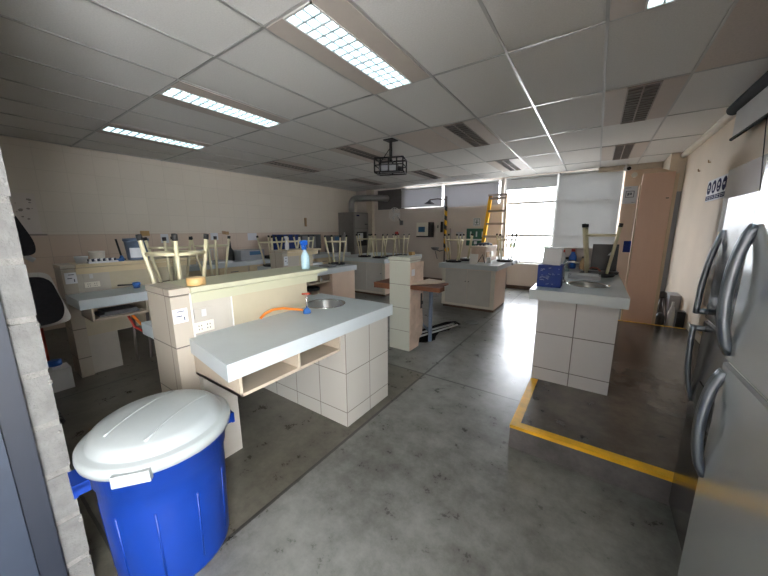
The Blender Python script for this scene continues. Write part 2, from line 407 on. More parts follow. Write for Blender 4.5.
# walls
struct(link('wall_left', B(XL-.2, XL, -.3, YB+.2, 0, ZC), M['blockwall']))
wt = struct(link('trim_1', B(XL, XL+.012, .05, YB, 0, 1.46), M['walltile']))
wb = MB()
wb.box(XL, -5.98, YB, YB+.2, 0, ZC); wb.box(-5.98, -2.04, YB, YB+.2, 0, 2.155)
wb.box(-2.04, .37, YB, YB+.2, 0, .66); wb.box(-5.98, .37, YB, YB+.2, 2.775, ZC)
wb.box(-2.10, -2.04, YB, YB+.2, 2.155, 2.775)
struct(link('wall_back', wb, M['plaster']))
struct(link('wall_back_end', B(.37, XR+.2, YB, YB+.2, 0, ZC), M['peachwall']))
struct(link('wall_right', B(XR, XR+.2, -.3, YB+.2, 0, ZC), M['plasterR']))
struct(link('trim_2', B(.94, XR, 7.5, YB, 2.15, ZC), M['conduit'])); struct(link('trim_9', B(.937, XR, 7.497, YB, 0, 2.15), M['bluegrey']))                        # corner column: cream above, blue-grey below
tb = MB(); tb.tube([(XR-.05, 1.6, ZC-.055), (XR-.05, 8.1, ZC-.055)], .045, 12); struct(link('trim_3', tb, M['conduit']))
tb = MB(); tb.box(-.1, .93, 8.27, YB, ZC-.10, ZC); struct(link('trim_4', tb, M['conduit']))
struct(link('trim_5', B(-6.34, -6.12, 8.22, YB, 0, ZC), M['conduit']))                      # pale column behind the oven
struct(link('baseboard_back', B(-5.9, .9, YB-.015, YB, 0, .09), M['kick']))
struct(link('baseboard_right', B(XR-.015, XR, 2.1, 5.6, .17, .27), M['offwhite']))
# front wall: block pier with navy frame at the left of the doorway
struct(link('wall_front', B(XL, -1.69, -.02, .155, 0, ZC), M['plaster']))
pier = MB(); z = -.06; random.seed(3)
while z < ZC-.01:
    z1 = min(z+.198, ZC); pier.box(-1.70, -1.665+random.uniform(-.003,.003), -.02, .169+random.uniform(-.002,.003), max(0, z), z1-.012); z += .21
pier.bevel(.004, 2)
struct(link('trim_6', pier, M['pierblock']))
mo = MB(); mo.box(-1.70, -1.668, -.02, .167, 0, ZC)
random.seed(8)
for k in range(26):
    zz = .10+.21*random.randint(0, 12)+random.uniform(-.03,.03); r = random.uniform(.004,.009)
    mo.lathe([(0.002, zz-r),(r*.8, zz-r*.5),(r, zz),(r*.8, zz+r*.6),(0.002, zz+r)], -1.668, .165+random.uniform(-.006,.002), 7)
struct(link('trim_7', mo, M['mortar']))
struct(link('wall_front_end', B(.62, XR, -.02, .165, 0, ZC), M['plaster']))
struct(link('wall_sky_block', B(XL, XR+.2, -1.75, -1.6, 0, ZC), M['plaster']))  # unseen wall added to keep sky light out of the doorway
d = B(-1.70, -1.645, .028, .094, 0, 2.2); d.bevel(.004)
struct(link('door_1', d, M['navy']))
d = B(-1.70, -1.635, -.10, .027, 0, 2.2); d.box(-1.70, -1.60, -.16, -.10, 0, 2.2); d.bevel(.006)
struct(link('trim_8', d, M['navy2']))
# windows
w = MB()
def bar(x0,x1,z0,z1,t=.05): w.box(x0,x1,YB+.06,YB+.06+t,z0,z1)
bar(-2.04,.37,.66,.72); bar(-2.04,.37,2.72,2.775); bar(-2.04,-1.99,.72,2.72); bar(.32,.37,.72,2.72); bar(-.88,-.80,.72,2.72)
bar(-1.99,-.88,2.13,2.18); bar(-1.99,-.88,1.33,1.39); bar(-.80,.32,2.13,2.18); bar(-.80,.32,1.33,1.39)
w1 = struct(link('window_1', w, M['wframe']))
struct(link('window_pane', B(-2.03,.36,YB+.08,YB+.086,.70,2.75), M['pane'], parent=w1))
struct(link('window_sill', B(-2.06,.39,YB-.03,YB+.06,.635,.665), M['white'], parent=w1))
w = MB(); bar(-5.98,-2.10,2.155,2.195); bar(-5.98,-2.10,2.735,2.775)
for x in (-5.98,-4.98,-3.80,-2.15): bar(x,x+.05,2.195,2.735)
w2 = struct(link('window_2', w, M['wframe']))
struct(link('window_pane', B(-5.97,-2.11,YB+.08,YB+.086,2.17,2.76), M['pane'], parent=w2))
def blind(x0, x1, z0, z1, m, label, grp):
    t = thing('roller_blind', label, 'blind', ((x0+x1)/2, YB-.02, z0), grp)
    link('fabric', B(x0, x1, YB-.022, YB-.019, z0, z1), M[m], t)
    link('bottom_rail', B(x0, x1, YB-.03, YB-.012, z0-.022, z0), M['lgrey'], t)
    tb = MB(); tb.tube([(x0, YB-.03, z1+.0), (x1, YB-.03, z1+.0)], .022, 10); link('roller', tb, M['lgrey'], t)
blind(-1.98, -.87, 2.50, 2.745, 'blind', 'short half raised roller blind above the bright open window', 'window roller blinds')
blind(-.83, .335, .72, 2.745, 'blind', 'long pale roller blind fully lowered beside the bright open window', 'window roller blinds')
blind(-3.66, -2.16, 2.15, 2.715, 'blinddim', 'grey high window blind right next to the yellow ladder', 'high window blinds')
blind(-5.06, -3.725, 2.20, 2.715, 'blinddim', 'grey high window blind left of the safety shower, light leaking under it', 'high window blinds')
single('window_board', B(-5.97, -4.985, YB+.005, YB+.045, 2.16, 2.76), M['darkpanel'], 'dark grey board filling the high window where the oven duct ends', 'board')
# outside
struct(link('outside_ground', B(-40, 40, YB+.3, 60, -1.2, -1.0), M['concreteout']))
single('hedge', B(-14, 8, 28, 29, .02, .34), M['green'], 'low dark green hedge seen through the open window', 'hedge')
single('stone_border', B(-14, 8, 28.0, 29.0, -1.0, .0), M['outwall'], 'low pale stone border under the hedge outside the window', 'border')
sl = MB()
for k in range(9): sl.box(-2.0, -.82, YB+.24, YB+.26, 1.44+.125*k, 1.452+.125*k)
struct(link('window_bars', sl, M['lgrey'], parent=w1))
ob = MB()
ob.box(-16, 10, 34, 36, -1, 5.5)
for k in range(9): ob.box(-16, 10, 33.9, 34, -.6+k*.6, -.35+k*.6)
single('building', ob, M['outwall'], 'pale building with horizontal bands across the yard outside the window', 'building')

# raised platform on the right
pl = struct(link('floor_platform', B(-.36, XR, 2.065, 5.60, 0, .17), M['platside']))
struct(link('platform_top', B(-.34, XR, 2.08, 5.58, .165, .1705), M['platform'], parent=pl))
y = MB()
y.box(-.362, .56, 2.062, 2.125, .15, .1725); y.box(-.362, -.302, 2.125, 2.89, .15, .1725)
struct(link('edge_stripe', y, M['yellow'], parent=pl))
y = MB(); y.box(.24, 1.13, 5.56, 5.602, .15, .1725)
struct(link('edge_stripe', y, M['yellow'], parent=pl))

# ------------------------------------------------------------------ ceiling lights
def fixture(cx, cy, lit, label, grp):
    t = thing('ceiling_light', label, 'ceiling light', (cx, cy, ZC), grp)
    x0, x1, y0, y1 = cx-.293, cx+.293, cy-.594, cy+.594
    w = .125; z0 = ZC-.012
    fr = MB(); fr.box(x0, cx-w, y0, y1, z0, ZC-.001); fr.box(cx+w, x1, y0, y1, z0, ZC-.001)
    link('side_panel', fr, M['fixpanel'], t)
    rm = MB()
    for (a0,a1,b0,b1) in ((cx-w, cx-w+.012, y0, y1),(cx+w-.012, cx+w, y0, y1),(cx-w, cx+w, y0, y0+.015),(cx-w, cx+w, y1-.015, y1)):
        rm.box(a0,a1,b0,b1, ZC-.018, ZC-.001)
    if not lit: rm.box(cx-.007, cx+.007, y0, y1, ZC-.018, ZC-.001)
    link('rim', rm, M['white'] if lit else M['ladgrey'], t)
    link('diffuser', B(cx-w+.012, cx+w-.012, y0+.015, y1-.015, ZC-.006, ZC-.002), M['tubeon'] if lit else M['offlouvre'], t)
    lv = MB(); n = 14
    for k in range(1, n):
        yy = y0+.015+(y1-y0-.03)*k/n; lv.box(cx-w+.012, cx+w-.012, yy-.007, yy+.007, ZC-.017, ZC-.007)
    if lit:
        for dx in (-.038, .038): lv.box(cx+dx-.005, cx+dx+.005, y0+.015, y1-.015, ZC-.017, ZC-.007)
    link('louvre', lv, M['louvre'] if lit else M['offlouvre'], t)
LX = (-5.265, -3.435, -1.605, .225)
lits = ['small lit ceiling strip farthest left near the left wall', 'middle lit ceiling strip between the other two lit ones', 'largest lit louvred ceiling light nearest above the near bench', 'lit ceiling light cut off at the top edge of the picture']
for k, x in enumerate(LX): fixture(x, 2.02, True, lits[k], 'lit ceiling lights')
offs = {(-5.265,1): 'unlit dark ceiling light farthest left, near the left wall', (-3.435,1): 'unlit dark ceiling light just left of the hanging caged projector',
        (-1.605,1): 'unlit dark ceiling light right of the hanging caged projector', (.225,1): 'largest unlit dark ceiling light in front of the rolled screen',
        (-5.265,2): 'small unlit ceiling light above the grey oven', (-3.435,2): 'unlit ceiling light over the safety shower by the back wall',
        (-1.605,2): 'unlit ceiling light just before the open bright window', (.225,2): 'unlit ceiling light near the small security camera'}
for k, x in enumerate(LX):
    for r in (1, 2): fixture(x, 2.02+2.424*r, False, offs[(x, r)], 'unlit ceiling lights')
struct(link('ceiling_aged_panels', B(GX[12]+.012, XR, GY[3]+.012, GY[4]-.012, ZC-.0035, ZC-.001).box(GX[7]+.02, GX[8]-.02, GY[4]+.02, GY[5]-.02, ZC-.0035, ZC-.001), M['ceil2']))
# projector in a hanging cage
t = thing('ceiling_projector', 'projector in a black wire cage hanging from the ceiling', 'projector', (-2.62, 4.0, ZC))
mb = MB(); mb.tube([(-2.62,4.0,ZC),(-2.62,4.0,2.50)], .022); mb.tube([(-2.78,3.98,2.52),(-2.64,4.0,2.68)], .006); mb.box(-2.70,-2.54,3.92,4.08,ZC-.012,ZC)
link('mount_pole', mb, M['black'], t)
x0,x1,y0_,y1_,z0,z1 = -.21,.21,-.14,.14,2.34,2.53
cg = MB()
for zz in (z0, z1, (z0+z1)/2):
    for (p, q) in (((x0,y0_),(x1,y0_)),((x1,y0_),(x1,y1_)),((x1,y1_),(x0,y1_)),((x0,y1_),(x0,y0_))): cg.tube([(p[0],p[1],zz),(q[0],q[1],zz)], .012 if zz != (z0+z1)/2 else .008, 6)
for p in ((x0,y0_),(x1,y0_),(x1,y1_),(x0,y1_),(0,y0_),(0,y1_),(-.12,y0_),(.12,y0_)): cg.tube([(p[0],p[1],z0),(p[0],p[1],z1)], .011, 6)
cg.tube([(x0,0,z0),(x1,0,z0)], .008, 6); cg.tube([(0,y0_,z1),(0,y1_,z1)], .012, 6)
cg.move((-2.62,4.0,0), rz=.35)
link('cage', cg, M['black'], t)
pj = B(-.15,.12,-.11,.11,2.36,2.45); pj.bevel(.015); pj.move((-2.62,4.0,0), rz=.35); link('projector_body', pj, M['mgrey'], t)
ln = MB(); ln.tube([(.12,-.04,2.39),(.18,-.04,2.38)], .035, 14); ln.move((-2.62,4.0,0), rz=.35); link('lens', ln, M['black'], t)

# ------------------------------------------------------------------ benches
def sink(t, cx, cy, r, z, depth=.14):
    sk = MB(); sk.lathe([(r+.014, z+.001),(r+.013, z+.005),(r, z+.006),(r-.008, z-.002)], cx, cy, 40, False, False); link('sink_rim', sk, M['steel'], t)
    bw = MB(); bw.lathe([(r-.008, z-.002),(r-.012, z-.05),(r-.03, z-depth+.02),(r-.07, z-depth),(.02, z-depth-.004)], cx, cy, 40, False, True); link('sink_bowl', bw, M['darksteel'], t, keep_normals=False)
def plate(t, name, x, y0, y1, z0, z1, m, holes):
    p = B(x, x+.008, y0, y1, z0, z1); p.bevel(.002); q = link(name, p, M[m], t)
    if holes:
        h = MB()
        for c in (.28, .72):
            yc = y0+(y1-y0)*c
            for dy, dz in ((-.008,.010),(.008,.010),(-.008,-.012),(.008,-.012)): h.box(x+.008, x+.0088, yc+dy-.002, yc+dy+.002, (z0+z1)/2+dz-.005, (z0+z1)/2+dz+.005)
        link('socket_hole', h, M['black'], q)
    else:
        link('rocker', B(x+.008, x+.012, (y0+y1)/2-.014, (y0+y1)/2+.014, (z0+z1)/2-.022, (z0+z1)/2+.022), M['lgrey'], q)
    return q
def bench(label, y0, y1, xf, xl, xb, xo, zt, yle, ycab, sinkpos=None, tile='benchtile', zo=None, cubby=True, grp='tiled laboratory benches with raised ledges', panelw=.26, slab=.2, slabx=.07, pend=None, legs=True, ledgem='ledge', yo=None):
    t = thing('lab_bench', label, 'lab bench', ((xf+xl)/2, (y0+y1)/2, 0), grp)
    zl = 1.175; zb = zt-.09
    c = MB()
    yc0 = y0
    if sinkpos: c.slab_hole(xl-.15, xf, yc0, y1, zb, zt, *sinkpos, yb=yc0+.095)
    else: c.box(xl-.02, xf, yc0, y1, zb, zt)
    if not sinkpos: c.bevel(.006)
    link('worktop', c, M['counter'], t)
    if sinkpos:
        c = B(xb, xl-.152, y1-.45, y1, zb, zt); link('worktop_back', c, M['counter'], t)
        sink(t, *sinkpos, zt)
    if xo is not None:
        oo = B(xo, xb, yo or y0+.06, y1, (zo or zt)-.09, zo or zt); oo.bevel(.006); link('rear_worktop', oo, M['counter'], t)
    p = MB(); p.box(xb, xl+.02, y0, y0+.10, 0, 1.13); p.box(xb-.004, xl+.024, y0-.004, y0+.104, 1.135, zl)
    p.bevel(.004); link('pillar', p, M['pillartile'], t)
    bd = B(xb+.03, xl-.005, y0+.10, yle-.20, (0 if legs is True else (legs or zb)), 1.10); link('ledge_wall', bd, M['panelc'], t)
    link('service_panel', B(xl-.005, xl, y0+.10, y0+.10+panelw, zt, 1.075), M['paneltile'], t)
    lg = MB(); zf = zl
    lg.prism([(xb-.03, zl-.035),(xb-.03, zl),(xl+.045, zl),(xl+.045, zl-.03),(xl+.012, zl-.04),(xl+.012, zl-.10),(xl-.03, zl-.10),(xl-.03, zl-.04)], 'y', y0+.104, yle-.09)
    lg.box(xb-.03, xl+.045, yle-.09, yle, zl-.022, zl)
    link('ledge', lg, M[ledgem], t)
    # under-bench
    sl = B(xb+.02, xl+slabx, y0+.10, y0+.10+slab, 0, zb); link('support_slab', sl, M['paneltile'], t)
    if ycab is not None:
        cb = B((xo+.05) if xo else xb, xf-.04, ycab, y1-.02, 0, zb, skip=('+z',)); link('cabinet', cb, M[tile], t)
    if cubby:
        ye = (ycab or y1)-.03; zc = zb-.142; yq = y0+.085
        s = MB(); s.box(xl+.02, xf-.06, yq, ye, zc, zc+.018); s.box(xl+.02, xl+.035, yq, ye, zc, zb)
        n = (yq, yq+(ye-yq)*.5, ye-.016)
        for yy in n: s.box(xl+.03, xf-.06, yy, yy+.016, zc, zb)
        link('cubby_shelf', s, M['cabbeige'], t)
    return t
def notice(x, y0, y1, z0, z1, label):
    t = thing('paper_notice', label, 'notice', (x, (y0+y1)/2, z0), 'paper notices on pillars')
    link('sheet', B(x, x+.002, y0, y1, z0, z1), M['paper'], t)
    k = MB(); h = z1-z0; wd = y1-y0
    k.box(x+.002, x+.0028, y0+wd*.3, y0+wd*.8, z1-h*.22, z1-h*.16); k.box(x+.002, x+.0028, y0+wd*.2, y0+wd*.6, z1-h*.55, z1-h*.48); k.box(x+.002, x+.0028, y0+wd*.72, y0+wd*.8, z1-h*.85, z1-h*.6)
    link('print', k, M['ink'], t)
def gas_tap(x, y, z, label, hangle):
    t = thing('gas_tap', label, 'gas tap', (x, y, z), 'bench gas taps')
    b = MB(); b.lathe([(.032, z),(.030, z+.02),(.018, z+.035),(.012, z+.04)], x, y, 16); link('base', b, M['blueknob'], t)
    b = MB(); b.tube([(x,y,z+.035),(x,y,z+.15)], .007, 8); link('stem', b, M['chrome'], t)
    b = MB(); dx, dy = math.cos(hangle)*.035, math.sin(hangle)*.035; b.tube([(x-dx,y-dy,z+.150),(x+dx,y+dy,z+.156)], .007, 8); link('handle', b, M['redhose'], t)
    return t

# near bench
SP = (-1.915, 1.865, .165)
b1 = bench('near white topped lab bench beside the blue bin, with round sink', .70, 2.17, -1.40, -1.97, -2.28, -2.73, .866, 1.92, 1.59, SP, zo=.835, yo=.775, slab=.20, legs=False)
plate(b1, 'switch_plate', -1.97, .822, .93, .975, 1.032, 'paneltile', False)
plate(b1, 'outlet_plate', -1.97, .815, .93, .882, .948, 'offwhite', True)
link('seam_strip', B(-1.97, -1.962, 1.055, 1.063, .866, 1.075), M['white'], b1); link('seam_strip', B(-1.952, -1.945, .800, .808, .866, 1.14), M['white'], b1)
notice(-1.95, .703, .78, .974, 1.057, 'paper notice on the near bench pillar above the blue bin')
gas_tap(-1.81, 1.565, .866, 'blue based gas tap beside the round sink of the near bench', .3)
h = MB(); P = [(-1.95,1.25,.875),(-1.94,1.285,.905),(-1.925,1.34,.925),(-1.90,1.41,.925),(-1.86,1.49,.905),(-1.835,1.545,.892)]
h.tube(P, .0095, 10); single('rubber_hose', h, M['orange'], 'orange rubber hose curving over the near bench to its gas tap', 'hose')
h = MB(); h.tube([(-1.62,.95,.60),(-1.66,1.02,.575),(-1.70,1.08,.58),(-1.72,1.12,.62)], .010, 8); single('rubber_hose', h, M['redhose'], 'red hose end hanging below the near bench cubby', 'hose')
# tape roll on the ledge
t = thing('tape_roll', 'roll of brown packing tape lying on the near bench ledge', 'tape', (-1.995, .865, 1.175))
r = MB(); r.lathe([(.050,1.176),(.052,1.177),(.052,1.222),(.050,1.223)], -1.995, .868, 32, False, False)
r.lathe([(.050,1.223),(.040,1.223)], -1.995, .868, 32, False, False); link('tape', r, M['tape'], t)
r = MB(); r.lathe([(.040,1.2235),(.037,1.2235),(.037,1.1755),(.040,1.1755)], -1.995, .868, 32, False, False); link('core', r, M['tapeside'], t)
# spray bottle
def spray(x, y, z, s, label, m='water', cap='blue'):
    t = thing('spray_bottle', label, 'spray bottle', (x, y, z), 'spray bottles')
    b = MB(); b.lathe([(r*s, z+h*s) for r, h in ((.030,0),(.036,.006),(.037,.09),(.034,.115),(.020,.145),(.013,.155),(.013,.170))], x, y, 24); link('bottle', b, M[m], t)
    b = MB(); b.lathe([(r*s, z+h*s) for r, h in ((.016,.168),(.016,.190),(.010,.195),(.010,.205))], x, y, 16); link('cap', b, M[cap], t)
    b = B(x-.012*s, x+.012*s, y-.035*s, y+.025*s, z+.205*s, z+.245*s); b.bevel(.006*s); b.box(x-.005*s, x+.005*s, y-.05*s, y-.035*s, z+.222*s, z+.236*s)
    b.box(x-.005*s, x+.005*s, y-.032*s, y-.022*s, z+.165*s, z+.206*s); link('trigger_head', b, M[cap], t)
spray(-2.04, 1.775, 1.175, 1.0, 'pale blue spray bottle with blue trigger on the near bench ledge')

# bench beside the left wall, second row near
b2 = bench('left lab bench partly hidden behind the near bench, glassware on its ledge', .65, 2.25, -3.80, -4.29, -4.58, None, .885, 1.98, 1.62, slab=.25, slabx=-.02, legs=.42, ledgem='ledgew')
plate(b2, 'switch_plate', -4.29, .80, .92, 1.02, 1.07, 'paneltile', False)
plate(b2, 'outlet_plate', -4.29, .80, .92, .93, .985, 'offwhite', True)
notice(-4.265, .665, .75, .99, 1.10, 'paper notice on the left bench pillar beside the black chair')
t = thing('gas_tap', 'small blue gas tap lying low on the left bench beside the near bench pillar', 'gas tap', (-4.15, 1.17, .885), 'bench gas taps')
k = MB(); k.lathe([(.030,.886),(.030,.91),(.036,.915),(.036,.945),(.02,.95)], -4.15, 1.19, 16); link('base', k, M['blueknob'], t)
k = MB(); k.tube([(-4.15,1.16,.925),(-4.16,1.03,.935)], .008, 8); link('stem', k, M['black'], t)
for k, (y, dx, c) in enumerate(((1.12,-.02,'pipe'),(1.25,.0,'pipe'),(1.38,.02,'stool'),(1.5,.03,'pipe'))):
    pp = MB(); pp.tube([(-4.22+dx,y,.03),(-4.22+dx,y+.02,.6)], .016, 8); link('waste_pipe', pp, M[c], b2)
h = MB(); h.tube([(-4.05,1.08,.62),(-4.03,1.14,.50),(-4.02,1.24,.42),(-4.0,1.36,.40),(-3.98,1.5,.43),(-3.97,1.6,.42)], .014, 8); single('rubber_hose', h, M['orange'], 'orange hose sagging under the left bench cubbies', 'hose')
h = MB(); h.tube([(-4.07,1.05,.62),(-4.06,1.09,.48),(-4.05,1.18,.38),(-4.05,1.3,.34),(-4.05,1.4,.36)], .012, 8); single('rubber_hose', h, M['red'], 'dark red hose looping lowest under the left bench', 'hose')
h = MB(); h.tube([(-3.92,1.36,.62),(-3.91,1.40,.5),(-3.9,1.45,.46),(-3.9,1.5,.52),(-3.9,1.53,.62)], .012, 8); single('rubber_hose', h, M['redhose'], 'short red hose loop right under the left bench cubby, by the near pillar', 'hose')
tr = B(-4.18,-3.93,.80,1.12,.674,.69); tr.box(-4.16,-3.92,.84,1.10,.69,.715); tr.bevel(.003); single('tray_stack', tr, M['dgrey'], 'dark grey trays lying in the left bench cubby', 'tray')

# middle bench of the left row
b3 = bench('middle lab bench of the left row with peach end face, behind the spray bottle', 3.20, 4.42, -3.66, -4.25, -4.56, -5.05, .866, 4.08, 3.80, tile='pinkdoor', legs=True, ledgem='ledgew')
notice(-4.225, 3.225, 3.30, .93, 1.08, 'small white notice on the middle bench pillar left of the spray bottle')
# broken tiled pillar in the middle of the room
t = thing('tiled_pillar', 'broken off tiled bench pillar standing alone mid room', 'pillar', (-1.94, 3.35, 0))
p = MB(); p.box(-2.09, -1.80, 3.165, 3.42, 0, 1.125); p.box(-2.10, -1.79, 3.155, 3.43, 1.128, 1.18); p.bevel(.005); link('tiled_shaft', p, M['midtile'], t)
p = MB()
prof = [(3.175,0),(3.40,0),(3.42,.10),(3.50,.14),(3.52,.30),(3.49,.5),(3.52,.75),(3.50,1.0),(3.52,1.11),(3.42,1.115),(3.175,1.115)]
p.prism(prof, 'x', -2.03, -1.792); link('raw_core', p, M['pinkrough'], t)
link('socket_hole', B(-1.7925, -1.785, 3.44, 3.475, .50, .70).box(-1.792,-1.77,3.45,3.47,.56,.60), M['black'], t)
link('sticker', B(-1.7895, -1.7875, 3.19, 3.27, .955, 1.035), M['paper'], t)
wb_ = MB(); wb_.box(-2.34, -2.092, 3.17, 3.62, .768, .838); wb_.bevel(.004); single('wooden_board', wb_, M['rawwood'], 'brown board stub sticking out left of the broken pillar', 'board')
wb_ = MB(); wb_.box(-1.787, -1.405, 3.16, 3.30, .798, .848); wb_.box(-1.787, -1.52, 3.30, 3.70, .800, .826); wb_.bevel(.004); single('wooden_board', wb_, M['rawwood'], 'brown board end sticking out right of the broken pillar', 'board')
wg = MB(); wg.prism([(-1.785,3.20),(-1.56,3.42),(-1.52,3.58),(-1.785,3.66)], 'z', .849, .866); single('wood_offcut', wg, M['lightwood'], 'light wood offcut lying on the board right of the broken pillar', 'wood piece')
bp = MB(); bp.tube([(-1.56,3.50,-.0),(-1.56,3.50,.785)], .026, 14)
sg = thing('table_leg', 'blue grey steel leg under the board, standing by the floor pit', 'table leg', (-1.75, 3.66, 0))
bp = MB(); bp.tube([(-1.75,3.66,-.2),(-1.75,3.66,.798)], .027, 14); link('post', bp, M['bluepipe'], sg)
bp = MB(); bp.tube([(-1.77,3.68,.12),(-2.04,3.98,.12)], .018, 10); link('stretcher', bp, M['bluepipe'], sg)
for k, (a, b, l) in enumerate((((-2.02,3.72,.02),(-1.74,4.5,.03),'thin grey pipe lying across the floor pit, left one'),((-1.93,3.66,.02),(-1.66,4.45,.035),'thin grey pipe lying across the floor pit, right one'))):
    pp = MB(); pp.tube([a, b], .014, 8); single('loose_pipe', pp, M['lgrey'], l, 'pipe', 'pipes across the floor pit')
dr = MB(); dr.lathe([(.12,.001),(.12,.008),(.10,.010),(.01,.010)], -1.55, 4.80, 28); single('floor_drain', dr, M['dgrey'], 'round dark drain cover flush in the floor near the far bench', 'drain')

def cabinet_bench(label, x0, x1, y0, y1, zt, ytop, group, rightface, split=2):
    t = thing('lab_bench', label, 'lab bench', ((x0+x1)/2, (y0+y1)/2, 0), group)
    c = B(x0-.04, x1+.05, y0-.10, ytop, zt-.09, zt); c.bevel(.008); link('worktop', c, M['counter'], t)
    bd = B(x0, x1, y0, y1, .05, zt-.09); link('carcass', bd, M[rightface], t)
    link('plinth', B(x0+.02, x1-.005, y0+.02, y1, 0, .05), M['kick'], t)
    n = split; w = (x1-x0-.14)/n
    for k in range(n):
        dd = B(x0+.07+k*w+.004, x0+.07+(k+1)*w-.004, y0-.016, y0, .10, zt-.11); dd.bevel(.003); dq = link('door', dd, M['cab'], t)
        kb = MB(); xk = x0+.07+(k+1)*w-.03 if k % 2 == 0 else x0+.07+k*w+.03; kb.tube([(xk,y0-.016,zt-.33),(xk,y0-.038,zt-.33)], .010, 8); link('knob', kb, M['dgrey'], dq)
    link('face_frame', B(x0, x0+.07, y0-.006, y0, .05, zt-.09).box(x1-.07, x1, y0-.006, y0, .05, zt-.09).box(x0+.07, x1-.07, y0-.006, y0, .05, .10), M['offwhite'], t)
    return t
bf = cabinet_bench('far lab bench with two grey doors in front of the yellow ladder', -2.44, -1.42, 5.60, 6.42, .875, 7.55, 'door fronted lab benches', 'pinkdoor')
for k in range(2): link('edge_outlet', B(-1.368,-1.355,6.6+k*.42,6.72+k*.42,.79,.85), M['black'], bf)
lf = MB(); lf.box(-2.02, -1.75, 6.03, 6.85, .876, 1.15); link('rear_ledge', lf, M['pinkrough'], bf)
lf = MB(); lf.box(-2.04, -1.72, 6.00, 6.88, 1.15, 1.185); lf.bevel(.004); link('rear_ledge_top', lf, M['lightwood'], bf)
for k in range(2): link('outlet_plate', B(-1.75,-1.742,6.12+.3*k,6.28+.3*k,.96,1.07), M['cardbrown' if k == 0 else 'offwhite'], bf)
bc = cabinet_bench('corner lab bench with beige doors beside the grey oven', -5.35, -3.86, 5.66, 7.30, .866, 7.35, 'door fronted lab benches', 'pinkdoor', 3)

# continuous counter along the left wall
t = thing('wall_counter', 'long counter with drawers along the left wall under the tiles', 'counter', (-6.45, 4.3, 0))
c = B(XL+.013, -6.02, 2.35, 7.0, .785, .866); c.bevel(.006); link('worktop', c, M['counter'], t)
link('carcass', B(XL+.013, -6.08, 2.40, 6.95, .08, .785), M['cabbeige'], t)
for k in range(7):
    y0 = 2.45+k*.64
    d = B(-6.08, -6.062, y0, y0+.60, .58, .77); d.bevel(.003); q = link('drawer', d, M['ledgew'], t); link('pull', B(-6.062,-6.045,y0+.22,y0+.38,.67,.685), M['dgrey'], q)
    d = B(-6.08, -6.062, y0, y0+.60, .10, .56); d.bevel(.003); q = link('door', d, M['ledgew'], t); link('pull', B(-6.062,-6.045,y0+.5,y0+.52,.40,.50), M['dgrey'], q)

# platform bench on the right
t = br = thing('lab_bench', 'tiled white topped bench on the raised platform, with sink and blue box', 'lab bench', (-.08, 3.8, .17))
SR = (-.02, 3.30, .155)
c = MB(); c.slab_hole(-.42, .25, 2.78, 4.86, .925, 1.008, *SR); link('worktop', c, M['counter'], t)
link('cabinet', B(-.36, .205, 2.90, 4.84, .17, .925, skip=('+z',)), M['righttile'], t)
sink(t, *SR, 1.008)
link('tiled_back_ledge', B(-.58, .25, 4.88, 5.03, .17, 1.255), M['backtile'], t)
k = MB(); k.tube([(-.22,3.32,1.008),(-.22,3.32,1.17),(-.20,3.32,1.20),(-.15,3.32,1.21),(-.10,3.32,1.19)], .012, 10); k.tube([(-.22,3.32,1.05),(-.27,3.29,1.06)], .012, 8); k.lathe([(.028,1.008),(.026,1.025),(.014,1.04)], -.22, 3.32, 14)
link('faucet', k, M['chrome'], t)

# ------------------------------------------------------------------ stools
def make_stool(name='lab_stool'):
    t = thing(name, 'stool', 'stool', (0,0,0), 'cream legged lab stools turned upside down')
    s = MB(); s.lathe([(.12,0),(.150,.004),(.158,.014),(.158,.028),(.150,.038),(.02,.040)], 0, 0, 28); link('seat', s, M['blackrub'], t)
    H = .55
    for k in range(4):
        a = PI/4+k*PI/2; c, d = math.cos(a), math.sin(a)
        l = MB(); l.tube([(.125*c,.125*d,.04),(.215*c,.215*d,H-.02)], .0145, 10); L = link('leg', l, M['stool'], t)
        f_ = MB(); f_.tube([(.2115*c,.2115*d,H-.035),(.217*c,.217*d,H)], .019, 10); link('rubber_foot', f_, M['blackrub'], L)
    r = MB(); q = .125+.09*.80
    for k in range(4):
        a, b = PI/4+k*PI/2, PI/4+(k+1)*PI/2
        r.tube([(q*math.cos(a),q*math.sin(a),.04+(H-.06)*.80),(q*math.cos(b),q*math.sin(b),.04+(H-.06)*.80)], .0115, 8)
    link('foot_rail', r, M['stool'], t)
    return t
stool0 = make_stool(); first = [True]
def stool(x, y, z, rz, label, group='cream legged lab stools turned upside down', tilt=0):
    o = stool0 if first[0] else copy_tree(stool0); first[0] = False
    o.location = (x, y, z); o.scale = (1, 1, 1); o.rotation_euler = (tilt, 0, rz); o['label'] = label; o['group'] = group; return o
q = stool(-2.53, .99, .837, .42, 'nearest upside down stool, behind the near bench pillar and tape roll'); q.scale = (.94, .94, 1.17)
stool(-3.99, 1.50, .887, .25, 'upside down stool standing on the left bench, seen between nearer legs')
stool(-4.02, 1.98, .887, .55, 'upside down stool at the far end of the left bench, by the white tray')
stool(-4.83, 3.42, .868, .3, 'upside down stool behind the middle bench ledge, leftmost of that row')
stool(-4.83, 3.80, .868, .1, 'upside down stool behind the middle bench ledge, in the middle of that row')
stool(-4.83, 4.20, .868, .5, 'upside down stool behind the middle bench ledge, nearest the ledge end')
stool(-3.98, 4.22, .868, .35, 'upside down stool alone on the white end of the middle bench')
stool(-4.60, 5.86, .868, .45, 'upside down stool standing in front of the grey oven')
stool(-4.12, 5.80, .868, .25, 'upside down stool at the front right of the corner bench cluster')
stool(-4.10, 6.20, .868, .6, 'upside down stool second from the front in the corner bench cluster')
stool(-4.02, 6.62, .868, .1, 'upside down stool at the back of the corner bench cluster, below the fan')
